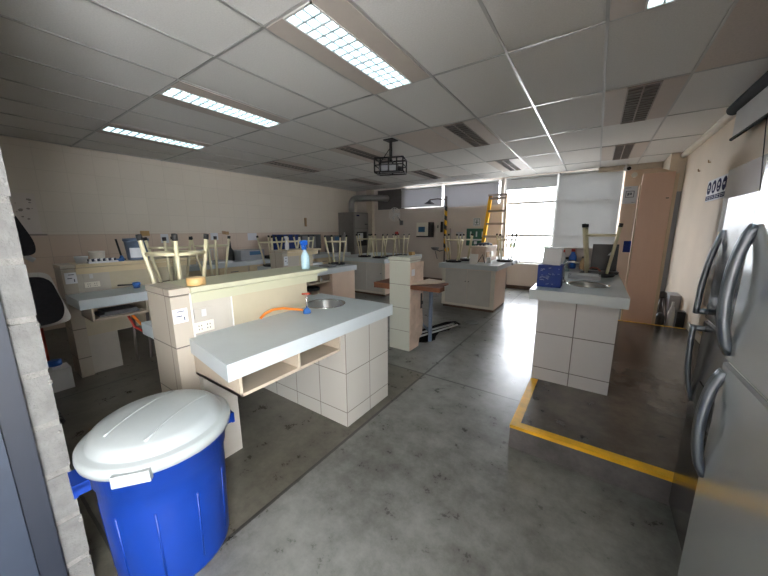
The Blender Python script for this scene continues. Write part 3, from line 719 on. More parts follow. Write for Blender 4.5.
stool(-2.30, 5.80, .877, .15, 'upside down stool at the left front of the far bench')
stool(-2.23, 6.17, .877, .4, 'upside down stool behind the left front one on the far bench')
stool(-1.46, 6.40, .877, .45, 'upside down stool on the far bench right in front of the bright window')
stool(.045, 3.98, 1.009, -.06, 'upside down stool on the platform bench by the black panel')
s = MB(); u = thing('lab_stool', 'upright stool with black seat tucked under the middle bench', 'stool', (-3.95, 3.52, 0))
s.lathe([(.15,.50),(.158,.51),(.158,.53),(.15,.54),(.02,.542)], -3.95, 3.52, 28); link('seat', s, M['blackrub'], u)
for k in range(4):
    a = PI/4+k*PI/2+.3; c, d = math.cos(a), math.sin(a)
    l = MB(); l.tube([(-3.95+.125*c,3.52+.125*d,.50),(-3.95+.2*c,3.52+.2*d,.0)], .0145, 10); link('leg', l, M['stool'], u)

# ------------------------------------------------------------------ blue bin
BX, BY = -1.53, .445
t = thing('trash_bin', 'big round blue bin with white lid in the left foreground', 'bin', (BX, BY, 0))
b = MB(); b.lathe([(.212,0),(.219,.005),(.222,.02),(.236,.40),(.238,.50),(.247,.51),(.252,.585),(.262,.595),(.262,.622)], BX, BY, 64)
for k in range(10):
    a = 2*PI*k/10+.10; r0, r1 = .2225, .2345
    b.tube([(BX+r0*math.cos(a),BY+r0*math.sin(a),.07),(BX+r1*math.cos(a),BY+r1*math.sin(a),.40)], .005, 6)
link('body', b, M['binblue'], t)
for sgn in (1, -1):
    a = 1.50 + (0 if sgn > 0 else PI)
    hb = B(.252, .298, -.055, .055, .555, .577); hb.box(.286,.298,-.055,.055,.525,.57); hb.box(.250,.29,-.055,-.042,.53,.57); hb.box(.250,.29,.042,.055,.53,.57)
    hb.bevel(.006); hb.move((BX,BY,0), rz=a); link('handle', hb, M['binblue'], t)
l = MB(); l.lathe([(.266,.606),(.277,.608),(.281,.628),(.279,.646),(.268,.654),(.250,.655),(.244,.660),(.232,.690),(.212,.702),(.13,.722),(.05,.729),(.004,.730)], BX, BY, 64, False, True)
lid = link('lid', l, M['binlid'], t)
ang = 2.05
for off in (-.105, .075):
    c, d = math.cos(ang), math.sin(ang); n = (-d, c); rb = MB(); pts = []
    for k in range(-8, 9):
        s_ = k/8*.175; rr = math.hypot(s_, off); zz = .7295-.0275*(rr/.212)**1.7
        pts.append((BX+c*s_+n[0]*off, BY+d*s_+n[1]*off, zz-.001))
    rb.tube(pts, .007, 6); link('lid_rib', rb, M['binlid'], lid)
tb = B(.268,.292,-.06,.06,.594,.640); tb.bevel(.005); tb.move((BX,BY,0), rz=-.66); link('lid_tab', tb, M['binlid'], lid)

# ------------------------------------------------------------------ fridges
def fridge(label, xf, xbk, y0, y1, h, zs, door_m, body_m, handle_m, bow, prot):
    t = thing('fridge', label, 'fridge', ((xf+xbk)/2, (y0+y1)/2, 0), 'silver fridges along the right wall')
    bd = B(xf+.07, xbk, y0, y1, .04, h-.015); bd.bevel(.008); link('body', bd, M[body_m], t)
    link('plinth', B(xf+.09, xbk-.02, y0+.02, y1-.02, 0, .04), M['black'], t)
    def door(z0, z1, name):
        d = MB(); poly = [(xf+.062, y1-.004)]; rc = .020
        for k in range(7): a = PI/2*k/6; poly.append((xf+rc-rc*math.sin(a), y1-.004-rc+rc*math.cos(a)))
        for k in range(7): a = PI/2*k/6; poly.append((xf+rc-rc*math.cos(a), y0+.004+rc-rc*math.sin(a)))
        poly.append((xf+.062, y0+.004))
        d.prism(poly, 'z', z0, z1)
        return link(name, d, M[door_m], t)
    du = door(zs+.010, h, 'freezer_door'); dl = door(.05, zs-.010, 'door')
    link('gasket', B(xf+.016, xf+.075, y0+.008, y1-.008, zs-.010, zs+.010), M['gasket'], t)
    ym = y1-.045
    def handle(d, z0, z1, name):
        # bow handle: foot bracket near the split, other end lands on the door
        p = MB(); n = 14; pts = []
        for k in range(n+1):
            s_ = k/n; off = prot*((1-s_**2.6)**.8 if bow else (4*s_*(1-s_))**.6) if 0 < k < n or (k == 0 and bow) else .002
            pts.append((xf+.006-max(off, .004), ym, z0+(z1-z0)*s_))
        for dy in (-.006, .006): p.tube([(q[0], q[1]+dy, q[2]) for q in pts], .0105 if bow else .014, 10)
        if bow: p.tube([(xf+.02, ym, z0+(.012 if z1 > z0 else -.012)), (pts[0][0], ym, z0+(.012 if z1 > z0 else -.012))], .013, 10)
        return link(name, p, M[handle_m], d)
    handle(du, zs+.030, zs+.030+.39, 'upper_handle'); handle(dl, zs-.030, zs-(.41 if bow else .40), 'lower_handle')
    return t, du, dl
f1, fu, fd = fridge('steel fridge coloured dark as its reflection, in plastic wrap, standing against the platform edge', .470, XR-.02, 1.415, 2.055, 1.635, 1.075, 'refldark', 'dgrey', 'handle', True, .045)
f2, _, _ = fridge('light silver fridge nearest the camera at the right edge', .375, XR-.02, .70, 1.385, 1.70, 1.09, 'silver', 'mgrey', 'handle', False, .036)
link('display_panel', B(.4675, .482, 1.70, 1.93, .66, .80), M['black'], fd)
fm = MB(); n = 12
gv = [[fm.bm.verts.new((.462-.006*math.sin(i*1.7+j*2.3)-.012*((i*7+j*5)%3)/3, 1.44+.60*i/n, 1.11+.52*j/10)) for j in range(11)] for i in range(n+1)]
for i in range(n):
    for j in range(10): fm.bm.faces.new((gv[i][j],gv[i+1][j],gv[i+1][j+1],gv[i][j+1])).smooth = True
link('plastic_wrap', fm, M['film'], fu)
bg = MB(); bg.box(.60,.95,1.62,1.98,1.636,1.66); bg.box(.66,.92,1.68,1.92,1.66,1.70); bg.bevel(.012); single('black_case', bg, M['black'], 'flat black case lying on top of the wrapped fridge', 'case')

# ------------------------------------------------------------------ right wall
single('whiteboard', B(XR-.02, XR-.0005, 2.6, 5.06, .62, 2.13), M['board'], 'large grey whiteboard on the right wall behind the fridges', 'whiteboard')
t = thing('projector_screen', 'rolled projection screen with black bar high on the right wall', 'projection screen', (1.08, 4.0, 2.4))
tb = MB(); tb.tube([(1.06,2.6,2.735),(1.06,4.98,2.735)], .056, 16); link('roller_case', tb, M['matteblack'], t)
link('screen_cloth', B(1.060,1.064,2.62,4.86,2.43,2.74), M['screen'], t)
tb = MB(); tb.tube([(1.062,2.58,2.42),(1.062,4.88,2.42)], .016, 10); link('bottom_bar', tb, M['matteblack'], t)
tb = MB(); tb.tube([(1.062,4.05,2.41),(1.09,3.95,1.75)], .004, 6); link('pull_cord', tb, M['black'], t)
# safety sign: four blue pictograms with blue captions
t = thing('safety_sign', 'white safety sign with blue protective gear pictograms on the right wall', 'sign', (XR-.03, 5.45, 1.85))
XS = XR-.004
link('sign_board', B(XS-.004, XS+.004, 5.08, 5.86, 1.85, 2.11), M['paper'], t)
for k in range(4):
    yc = 5.765-.195*k
    d = MB(); d.tube([(XS-.004,yc,2.015),(XS-.0058,yc,2.015)], .078, 28); pd = link('pictogram', d, M['blueink'], t)
    q = MB()
    if k == 0: q.tube([(XS-.006,yc,2.03),(XS-.0072,yc,2.03)], .022, 16); q.box(XS-.0072,XS-.006,yc-.03,yc+.02,1.985,1.995)
    elif k == 1: q.prism([(yc-.016,1.97),(yc+.016,1.97),(yc+.026,2.02),(yc+.012,2.05),(yc-.012,2.05),(yc-.026,2.02)], 'x', XS-.0072, XS-.006)
    elif k == 2: q.tube([(XS-.006,yc,2.03),(XS-.0072,yc,2.03)], .024, 16); q.box(XS-.0072,XS-.006,yc-.02,yc+.02,1.968,1.985)
    else: q.box(XS-.0072,XS-.006,yc-.026,yc+.026,2.0,2.03)
    link('figure', q, M['paper'], pd)
    cp = link('caption', B(XS-.0055,XS-.004,yc-.085,yc+.085,1.865,1.918), M['blueink'], t)
    link('caption_text', B(XS-.0065,XS-.0055,yc-.06,yc+.06,1.899,1.904).box(XS-.0065,XS-.0055,yc-.05,yc+.05,1.880,1.885), M['paper'], cp)
sw = B(XR-.03, XR-.0, 4.86, 5.02, 1.385, 1.47) if False else B(XR-.035, XR-.022, 4.88, 4.97, 1.39, 1.47); sw.bevel(.004)
single('light_switch', sw, M['tape'], 'small yellowish switch plate at the whiteboard edge', 'switch')
for k, (y, z, l) in enumerate(((6.45,2.33,'dark wall hook nearer the corner column'),(5.97,2.37,'dark wall hook just above the safety sign'))):
    h = MB(); h.tube([(XR,y,z),(XR-.022,y,z)], .008, 8); h.tube([(XR-.02,y,z-.004),(XR-.024,y,z+.03)], .007, 8); single('wall_hook', h, M['cardbrown'], l, 'hook', 'hooks on the right wall')

# tall peach board near the platform's back edge
t = thing('tall_panel', 'tall peach wooden panel standing at the back edge of the platform', 'panel', (.6, 5.64, 0))
p = MB(); p.box(.445, .775, 5.612, 5.652, 0, 2.245); p.bevel(.003); link('board', p, M['peach'], t)
link('edge_strip', B(.777, .812, 5.612, 5.66, 0, 2.215), M['peachedge'], t)
link('edge_strip', B(.425, .443, 5.615, 5.66, 0, 2.10), M['peachedge'], t)
bp = MB(); cap = [(.50,2.247)]+[(.50+.24*k/10, 2.247+.045*math.sin(PI*k/10)) for k in range(1,10)]+[(.74,2.247)]
bp.prism(cap, 'y', 5.622, 5.65); link('arched_cap', bp, M['peachedge'], t)
link('latch', B(.715,.745,5.606,5.612,1.905,1.915), M['black'], t)
# equipment on the low floor behind the platform
t = thing('tripod', 'dark low tripod stand in the back right corner behind the platform', 'tripod', (.90, 6.0, 0))
for dx, dy in ((-.10,-.10),(.12,-.10),(0,.14)): tp = MB(); tp.tube([(.90,6.0,.52),(.90+dx,6.0+dy,0)], .014, 8); link('leg', tp, M['dgrey'], t)
tp = MB(); tp.lathe([(.05,.50),(.06,.52),(.05,.58),(.015,.60)], .90, 6.0, 14); link('head', tp, M['black'], t)
e = B(.79,1.0,6.30,6.55,0,.46); e.bevel(.03); single('equipment_case', e, M['dgrey'], 'dark grey equipment case on the floor behind the low tripod', 'case')
e = B(1.05,1.14,5.76,5.90,0,.36); e.bevel(.02); single('black_box', e, M['black'], 'black box leaning at the right wall behind the platform edge', 'box')
e = MB(); e.lathe([(.035,0),(.04,.02),(.04,.34),(.022,.42),(.015,.44),(.015,.50)], .985, 5.72, 18); single('grey_bottle', e, M['lgrey'], 'light grey bottle on the floor beside the black box', 'bottle')
e = MB(); e.lathe([(.055,0),(.06,.03),(.055,.26),(.03,.32)], .875, 5.74, 18); single('floor_jar', e, M['black'], 'black squat jar on the floor at the peach panel foot', 'jar')
e = B(1.01,1.14,6.15,6.5,0,.52); e.bevel(.02); single('grey_carton', e, M['mgrey'], 'grey carton against the right wall behind the black box', 'carton')
# ------------------------------------------------------------------ platform bench items
t = thing('blue_box', 'glossy dark blue wrapped box on the platform bench corner', 'box', (-.30, 2.99, 1.009))
e = B(-.392,-.207,2.955,3.12,1.009,1.20); e.bevel(.006); link('carton', e, M['bluecrate'], t)
random.seed(12); g_ = MB()
for k in range(22):
    x = random.uniform(-.375,-.235); z_ = random.uniform(1.03,1.18); L = random.uniform(.008,.03); a = random.uniform(-.5,.3)
    g_.tube([(x,2.9548,z_),(x+L*math.cos(a),2.9542,z_+L*math.sin(a))], .0018, 5)
link('wrap_glint', g_, M['lgrey'], t)  # shine on the wrap, drawn as light grey strokes
e = B(-.365,-.225,2.99,3.10,1.201,1.345, rot=Matrix.Rotation(.06,3,'Y')); e.bevel(.004); single('white_carton', e, M['lgrey'], 'pale grey carton standing on the dark blue box', 'carton')
t = thing('lab_balance', 'flat grey tray device lying behind the platform bench sink', 'lab device', (-.05, 3.85, 1.009))
e = B(-.20,.08,3.62,3.80,1.009,1.045); e.bevel(.01); link('tray', e, M['mgrey'], t); e = B(-.17,.06,3.65,3.78,1.045,1.055); link('plate', e, M['lgrey'], t)
t = thing('propped_board', 'black square board with a small white mark propped on the platform bench', 'board', (.12, 4.55, 1.009))
e = B(-.02,.235,4.50,4.52,1.013,1.33, rot=Matrix.Rotation(-.12,3,'X'), piv=(0,4.5,1.016)); e.bevel(.003); link('board_face', e, M['black'], t)
e = MB(); e.prism([(.135,1.20),(.175,1.255),(.185,1.20)], 'y', 4.512, 4.516); e.move((0,-.03,0)); link('white_mark', e, M['paper'], t)
def bottle(x, y, z, r, h, m, capm, label, grp, name='bottle'):
    t = thing(name, label, 'bottle', (x, y, z), grp)
    b = MB(); b.lathe([(r*.9,z),(r,z+h*.05),(r,z+h*.6),(r*.5,z+h*.78),(r*.4,z+h*.88)], x, y, 18); link('glass', b, M[m], t)
    b = MB(); b.lathe([(r*.5,z+h*.86),(r*.5,z+h)], x, y, 14); link('cap', b, M[capm], t)
for k, (x, y, r, h, m, c, l) in enumerate(((-.33,4.55,.045,.24,'tealbag','red','white bottle with red cap at the back left of the platform bench'),
      (-.22,4.60,.045,.25,'blue','red','blue bottle with red cap before the tiled back ledge'),
      (-.10,4.58,.04,.16,'cardbrown','black','short brown bottle at the middle of the back ledge'),
      (-.26,4.25,.035,.17,'clearpl','black','small clear bottle behind the faucet'),
      (-.06,4.35,.03,.13,'cardbrown','redhose','small brown jar with red top behind the grey tray'))):
    bottle(x, y, 1.009, r, h, m, c, l, 'bottles on the platform bench')
h = MB(); h.tube([(-.05,4.45,1.02),(.0,4.35,1.06),(.05,4.40,1.05),(.08,4.30,1.03),(.02,4.22,1.02)], .008, 8); single('cable', h, M['redhose'], 'reddish cable coiled near the black panel on the platform bench', 'cable')
t = thing('shallow_pan', 'round black pan lying under the black panel on the platform bench', 'pan', (.16, 4.12, 1.009))
e = MB(); e.lathe([(.06,1.009),(.075,1.012),(.085,1.035),(.08,1.036)], .165, 4.20, 24); link('pan', e, M['black'], t)
bt = B(.62,.75,8.33,8.348,.97,1.24) if False else B(.50,.66,8.335,8.348,1.02,1.26); bt.bevel(.003); single('wall_cloth', bt, M['bluecrate'], 'small blue sheet hanging on the back wall left of the tall panel', 'sheet')
t = thing('wall_notice', 'white paper notice with a black symbol high on the back wall', 'notice', (.49, 8.34, 2.03))
link('sheet', B(.375,.605,8.343,8.348,2.03,2.38), M['paper'], t)
q = MB(); q.box(.42,.56,8.341,8.343,2.155,2.165); q.box(.42,.56,8.341,8.343,2.275,2.285); q.box(.42,.43,8.341,8.343,2.155,2.285); q.box(.55,.56,8.341,8.343,2.155,2.285)
q.box(.45,.47,8.341,8.343,2.19,2.25); q.box(.47,.51,8.341,8.343,2.235,2.25); q.box(.50,.52,8.341,8.343,2.205,2.25); q.box(.47,.50,8.341,8.343,2.205,2.217)
q.box(.40,.50,8.341,8.343,2.345,2.352); q.box(.53,.59,8.341,8.343,2.05,2.057); link('symbol', q, M['ink'], t)
t = thing('security_camera', 'small white security camera at the ceiling above the paper notice', 'camera', (.36, 8.1, 2.75))
e = MB(); e.tube([(.36,8.15,ZC-.0),(.36,8.12,2.73)], .02, 10); link('mount', e, M['white'], t); e = MB(); e.tube([(.36,8.2,2.72),(.40,8.02,2.69)], .045, 16); link('camera_body', e, M['white'], t)
e = MB(); e.tube([(.40,8.021,2.690),(.403,8.008,2.688)], .036, 16); link('lens', e, M['black'], t)
e = MB(); e.tube([(.52,YB,2.60),(.52,YB-.04,2.60)], .05, 18); single('wall_detector', e, M['offwhite'], 'round cream detector on the back wall above the paper notice', 'detector')

# ------------------------------------------------------------------ back wall items
t = thing('towel_dispenser', 'cream paper towel dispenser with blue window on the back wall', 'dispenser', (-4.15, 8.28, 1.33))
e = B(-4.40,-4.02,8.10,8.345,1.34,1.72); e.bevel(.03); link('cover', e, M['dispenser'], t); link('window', B(-4.33,-4.12,8.092,8.102,1.45,1.60), M['screenblue'], t)
link('side_panel', B(-4.018,-3.95,8.10,8.345,1.33,1.73), M['black'], t); link('base_lip', B(-4.40,-3.95,8.10,8.345,1.30,1.335), M['black'], t); link('towel', B(-4.28,-4.08,8.20,8.204,1.16,1.30), M['plaster'], t)
t = thing('soap_dispenser', 'small white soap dispenser between towel dispenser and shower', 'dispenser', (-3.75, 8.28, 1.45))
e = B(-3.83,-3.70,8.22,8.345,1.45,1.73); e.bevel(.015); link('cover', e, M['offwhite'], t); link('window', B(-3.78,-3.75,8.214,8.222,1.56,1.64), M['black'], t)
link('back_plate', B(-3.698,-3.66,8.24,8.345,1.44,1.74), M['black'], t)
t = thing('emergency_shower', 'yellow and black striped emergency shower with eyewash on the back wall', 'safety shower', (-3.52, 8.2, 0))
e = MB(); e.tube([(-3.53,8.2,.02),(-3.53,8.2,2.42)], .028, 12); link('pipe', e, M['pipe'], t)
e = MB(); e.tube([(-3.53,8.2,1.02),(-3.53,8.2,2.15)], .040, 16); link('striped_sleeve', e, M['hazard'], t)
e = MB(); e.tube([(-3.53,8.2,2.33),(-3.75,8.12,2.36),(-3.97,8.05,2.34)], .018, 10); link('arm', e, M['pipe'], t)
e = MB(); e.lathe([(.03,2.33),(.05,2.30),(.14,2.24),(.14,2.225),(.02,2.225)], -3.97, 8.05, 24); link('shower_head', e, M['dgrey'], t)
e = MB(); e.tube([(-3.53,8.2,.95),(-3.62,8.05,.92),(-3.72,7.98,.98)], .018, 10); e.lathe([(.03,.94),(.10,.98),(.12,1.03),(.11,1.03)], -3.72, 7.97, 20); e.tube([(-3.66,8.0,.70),(-3.72,7.98,.92)], .012, 8); link('eyewash_bowl', e, M['dgrey'], t)
e = MB(); e.tube([(-3.53,8.2,.95),(-3.42,8.08,.97)], .010, 8); e.tube([(-3.41,8.07,.97),(-3.40,8.055,.97)], .065, 16); link('push_paddle', e, M['yellow'], t)
e = MB(); e.tube([(-3.42,8.3,.02),(-3.42,8.3,1.55)], .018, 8); link('feed_pipe', e, M['pipe'], t)
t = thing('eyewash_sign', 'small white sign with green figure on the back wall above the green panel', 'sign', (-2.69, 8.34, 1.6))
link('sheet', B(-2.79,-2.59,8.343,8.349,1.60,1.82), M['paper'], t)
q = MB(); q.box(-2.77,-2.61,8.341,8.343,1.79,1.80); q.box(-2.77,-2.76,8.341,8.343,1.63,1.80); q.box(-2.62,-2.61,8.341,8.343,1.63,1.80); q.box(-2.70,-2.68,8.341,8.343,1.66,1.77); q.box(-2.735,-2.645,8.341,8.343,1.70,1.715); q.box(-2.74,-2.64,8.341,8.343,1.63,1.645)
link('figure', q, M['greenink'], t)
t = thing('green_sign', 'dark green board with white marks partly behind the yellow ladder', 'sign', (-2.7, 8.34, 1.08))
link('board', B(-2.96,-2.42,8.335,8.348,1.08,1.54), M['greenink'], t)
q = MB()
for k in range(3): q.box(-2.86+.16*k,-2.82+.16*k,8.332,8.335,1.32,1.46)
q.box(-2.88,-2.50,8.332,8.335,1.22,1.26); q.box(-2.74,-2.66,8.332,8.335,1.12,1.20); link('marks', q, M['paper'], t)
single('wall_paper', B(-3.26,-3.06,8.345,8.349,1.22,1.45), M['lgrey'], 'faint grey sheet on the back wall just right of the shower', 'sheet')
# step ladder
t = thing('step_ladder', 'yellow step ladder leaning at the back wall behind the far bench', 'ladder', (-2.13, 8.0, 0))
def lerp(a, b, f): return a+(b-a)*f
Z1 = 2.36
def lp(side, z): f = z/Z1; return (lerp(-2.46,-2.315,f) if side < 0 else lerp(-1.80,-1.935,f), lerp(7.80,8.20,f), z)
for s_, mt in ((-1,'ladder'),(1,'peachedge')):
    a, b = V(lp(s_,0)), V(lp(s_,Z1)); e = MB(); w_ = .040 if s_ < 0 else .022
    vs = []
    for p in (a, b):
        vs.append([e.bm.verts.new(p+V(q)) for q in ((-w_,-.04,0),(w_,-.04,0),(w_,.04,0),(-w_,.04,0))])
    for k in range(4): e.bm.faces.new((vs[0][k],vs[0][(k+1)%4],vs[1][(k+1)%4],vs[1][k]))
    e.bm.faces.new(vs[0]); e.bm.faces.new(vs[1]); link('rail', e, M[mt], t)
for k in range(7):
    z = .42+.315*k; a, b = lp(-1,z), lp(1,z); e = B(a[0],b[0],a[1]-.06,a[1]+.03,z-.055,z); link('step', e, M['ladgrey'], t)
a, b = lp(-1,Z1), lp(1,Z1); e = B(a[0]-.05,b[0]+.04,a[1]-.07,a[1]+.07,Z1-.02,Z1+.03); e.bevel(.005); link('top_cap', e, M['ladgrey'], t)
for s_ in (-1,1):
    e = MB(); a, b = lp(s_,.02), lp(s_,Z1-.1); e.tube([(a[0]+.0,8.18,.0),(b[0],8.28,Z1-.1)], .015, 8); link('rear_leg', e, M['ladgrey'], t)
# wall fan
t = thing('wall_fan', 'white wall fan beside the oven duct on the back wall', 'fan', (-5.18, 8.3, 1.6))
e = MB()
for r in (.20,.15,.10,.05):
    e.tube([(-5.18+r*math.cos(2*PI*k/24), 8.12, 1.98+r*math.sin(2*PI*k/24)) for k in range(25)], .009, 5)
for k in range(12): e.tube([(-5.18,8.12,1.98),(-5.18+.20*math.cos(2*PI*k/12),8.12,1.98+.20*math.sin(2*PI*k/12))], .006, 5)
link('guard', e, M['white'], t)
for k in range(3):
    a = k*2*PI/3; e = MB(); e.prism([(.03*math.cos(a),.03*math.sin(a)),(.16*math.cos(a-.4),.16*math.sin(a-.4)),(.17*math.cos(a+.3),.17*math.sin(a+.3))], 'y', -.004, .004); e.move((-5.18,8.145,1.98)); link('blade', e, M['lgrey'], t)
e = MB(); e.tube([(-5.18,8.13,1.98),(-5.18,8.24,1.98)], .05, 14); link('motor', e, M['lgrey'], t)
e = MB(); e.tube([(-5.18,8.24,1.98),(-5.05,8.3,1.75)], .02, 8); e.box(-5.10,-5.0,8.29,8.348,1.66,1.80); link('bracket', e, M['dgrey'], t)
e = MB(); e.lathe([(.06,1.36),(.07,1.40),(.05,1.46),(.01,1.47)], -5.2, 8.285, 14); single('alarm_bell', e, M['red'], 'small dark red bell on the back wall under the fan', 'bell')

# grey oven with duct
t = thing('drying_oven', 'tall grey oven cabinet in the back left corner', 'oven', (-6.53, 7.77, 0))
e = B(-6.85,-6.22,7.40,8.14,.05,2.06); e.bevel(.01); link('body', e, M['ovengrey'], t)
e = B(-6.222,-6.195,7.44,8.11,1.58,2.03); e.bevel(.006); link('upper_door', e, M['ovendoor'], t)
e = B(-6.222,-6.195,7.44,8.11,.10,1.56); e.bevel(.006); d_ = link('lower_door', e, M['ovendoor'], t)
link('window', B(-6.196,-6.188,7.52,8.02,1.02,1.46), M['black'], d_); link('label_sheet', B(-6.188,-6.183,7.56,7.82,1.18,1.42), M['lgrey'], d_)
e = MB(); e.tube([(-6.17,7.92,1.70),(-6.17,8.04,1.70)], .012, 8); link('handle', e, M['black'], t); link('nameplate', B(-6.196,-6.19,7.52,7.66,1.94,1.98), M['blueink'], t)
link('plinth', B(-6.8,-6.26,7.44,8.10,0,.05), M['black'], t)
e = MB(); pts = [(-6.56,7.72,2.06),(-6.56,7.72,2.34)]
for k in range(1,6): a = PI/2*k/5; pts.append((-6.56+.16*(1-math.cos(a)), 7.72+.05*(1-math.cos(a)), 2.34+.16*math.sin(a)))
pts += [(-6.1,7.86,2.50),(-5.75,8.0,2.495),(-5.6,8.12,2.49),(-5.57,8.30,2.49)]
e.tube(pts, .095, 20)
for p in ((-6.1,7.83),): pass
single('exhaust_duct', e, M['duct'], 'shiny round metal duct rising from the grey oven', 'duct')
e = MB(); e.tube([(-6.78,7.30,.90),(-6.78,7.30,1.28)], .07, 16); e.lathe([(.07,1.28),(.03,1.35),(.03,1.42)], -6.78, 7.30, 14) if False else None
t = thing('gas_cylinder', 'slim grey cylinder standing before the grey oven', 'cylinder', (-5.9, 7.25, 0))
e = MB(); e.lathe([(.07,0),(.075,.02),(.075,1.30),(.04,1.38),(.025,1.40),(.025,1.45)], -5.82, 7.36, 20); e.move((-.66,-.10,0)); link('tank', e, M['duct'], t)

# ------------------------------------------------------------------ left wall + left counter items
def wbox(y0, y1, z0, z1, m, name, label, cat, grp=None, d=.03):
    e = B(XL+.0, XL+d, y0, y1, z0, z1); e.bevel(.004); return single(name, e, M[m], label, cat, grp)
wbox(2.14,2.27,1.42,1.51,'tape','outlet_box','yellowish outlet box on the left wall above the grey bucket','outlet','outlet boxes on the left wall', .05)
wbox(3.64,3.70,1.43,1.50,'cardbrown','outlet_box','brown outlet box, left one of the close pair on the left wall','outlet','outlet boxes on the left wall', .05)
wbox(3.71,3.77,1.42,1.49,'cardbrown','outlet_box','brown outlet box, right one of the close pair on the left wall','outlet','outlet boxes on the left wall', .05)
wbox(6.02,6.08,1.62,1.86,'cardbrown','wall_stick','thin brown strip upright on the left wall above the blue crate','strip', None, .03)
wbox(2.45,2.58,1.28,1.45,'paper','wall_sheet','white sheet on the left wall behind the nearest stools','sheet','sheets on the left wall', .016)
wbox(3.38,3.54,1.31,1.46,'paper','wall_sheet','white sheet on the left wall right of the upside down stools','sheet','sheets on the left wall', .016)
wbox(4.24,4.48,1.28,1.45,'paper','wall_sheet','white sheet on the left wall above the grey blue panelled device','sheet','sheets on the left wall', .016)
t = thing('world_map', 'pale faded map sheet on the left wall behind the black chair', 'poster', (XL, .6, 1.43))
link('sheet', B(XL+.0, XL+.006, .25, .93, 1.47, 2.05), M['plaster'], t); link('bottom_rail', B(XL, XL+.014, .25, .98, 1.445, 1.47), M['ladgrey'], t)
random.seed(5); q = MB()
for k in range(34):
    y_, z_ = random.uniform(.28,.88), random.uniform(1.5,1.98); r = random.uniform(.008,.032)
    q.prism([(y_+r*random.uniform(.5,1.2)*math.cos(a), z_+r*random.uniform(.4,1)*math.sin(a)) for a in (0,1,2,3,4,5)], 'x', XL+.006, XL+.0075)
link('faded_print', q, M['ladgrey'], t)
def dev(name, x0,x1,y0,y1,z0,z1,m,label,cat,bev=.012,grp=None): 
    e = B(x0,x1,y0,y1,z0,z1); e.bevel(bev); return single(name, e, M[m], label, cat, grp)
ZW = .867
t = thing('lab_device', 'grey bench device with dark blue panel on the left wall counter', 'lab device', (-6.4, 3.95, ZW))
e = B(-6.62,-6.22,3.66,4.22,ZW,1.09); e.bevel(.02); link('housing', e, M['mgrey'], t); link('display_panel', B(-6.22,-6.21,3.86,4.16,.98,1.06), M['screenblue'], t)
t = thing('dark_bottle', 'tall thin black bottle on the left wall counter', 'bottle', (-6.45, 3.56, ZW))
e = MB(); e.lathe([(.065,ZW),(.07,ZW+.02),(.06,ZW+.22),(.025,ZW+.28),(.018,ZW+.42)], -6.45, 3.56, 18); link('body', e, M['black'], t)
dev('white_tray', -6.42,-6.12,3.12,3.42,ZW,.90,'tealbag','white folded tray at the edge of the left wall counter','tray')
t = thing('glass_rack', 'clear draining rack on the left wall counter behind the stools', 'rack', (-6.6, 3.2, ZW))
e = B(-6.74,-6.5,2.98,3.46,ZW,ZW+.02); 
for k in range(7): e.tube([(-6.72,3.0+.07*k,ZW+.02),(-6.72,3.0+.07*k,1.12)], .006, 6)
e.tube([(-6.72,3.0,1.12),(-6.72,3.44,1.12)], .008, 6); link('frame', e, M['lgrey'], t)
t = thing('blue_crate', 'deep blue crate on the left wall counter behind the stool row', 'crate', (-6.45, 5.03, ZW))
e = B(-6.65,-6.25,4.78,5.28,ZW,1.38); e.bevel(.015); link('crate_body', e, M['bluecrate'], t); link('rim', B(-6.66,-6.24,4.77,5.29,1.38,1.41), M['bluecrate'], t)
t = thing('microwave', 'black microwave like oven on the left wall counter', 'oven', (-6.45, 5.7, ZW))
e = B(-6.72,-6.28,5.36,6.06,1.02,1.40); e.bevel(.012); link('case', e, M['black'], t); link('door_glass', B(-6.28,-6.272,5.40,5.86,1.06,1.36), M['dgrey'], t)
e = MB()
for dy in (5.42,6.0):
    for dx in (-6.68,-6.32): e.tube([(dx,dy,ZW),(dx,dy,1.03)], .015, 8)
link('feet', e, M['black'], t)
for k, (yy, m, l) in enumerate(((5.34,'tealbag','white bottle between the blue crate and black oven'),(5.48,'tealbag','white jug in front of the black oven on the left wall counter'))):
    bottle(-6.14, yy, ZW, .06, .34 if k == 0 else .24, m, 'blue', l, 'bottles on the left wall counter')
dev('meter_box', -6.7,-6.35,6.62,6.95,ZW,1.36,'dgrey','dark boxy meter on the left wall counter next to the oven','lab device')
link('meter_screen', B(-6.35,-6.343,6.68,6.86,1.22,1.32), M['screenblue'], bpy.data.objects['meter_box'])
ORG['meter_box'] = ORG['meter_box']
dev('black_tray', -6.46,-6.1,4.30,4.62,ZW,.93,'black','low black tray beside the grey blue panelled device','tray')
# left bench ledge items
ZL = 1.176
t = thing('plastic_tub', 'translucent white tub on the left bench ledge, tallest of the two', 'tub', (-4.42, .98, ZL))
e = MB(); e.lathe([(.05,ZL),(.058,ZL+.01),(.064,ZL+.10),(.067,ZL+.105),(.067,ZL+.118)], -4.43, .97, 24); link('tub', e, M['offwhite'], t)
t = thing('plastic_tub', 'low clear white tub left of the taller tub on the left bench', 'tub', (-4.42, .84, ZL))
e = MB(); e.lathe([(.045,ZL),(.055,ZL+.065),(.057,ZL+.07)], -4.43, .84, 24); link('tub', e, M['paper'], t)
t = thing('test_tube_rack', 'black and white chequered rack of tubes on the left bench ledge', 'rack', (-4.33, .98, ZL))
e = B(-4.355,-4.27,.86,1.10,ZL,ZL+.018); link('base', e, M['paper'], t)
for k in range(10):
    for j in range(2):
        e = MB(); e.lathe([(.0105,ZL+.018),(.0105,ZL+.044)], -4.335+.045*j, .876+.0225*k, 8); link('tube', e, M['ink' if (k+j) % 2 == 0 else 'tealbag'], t)
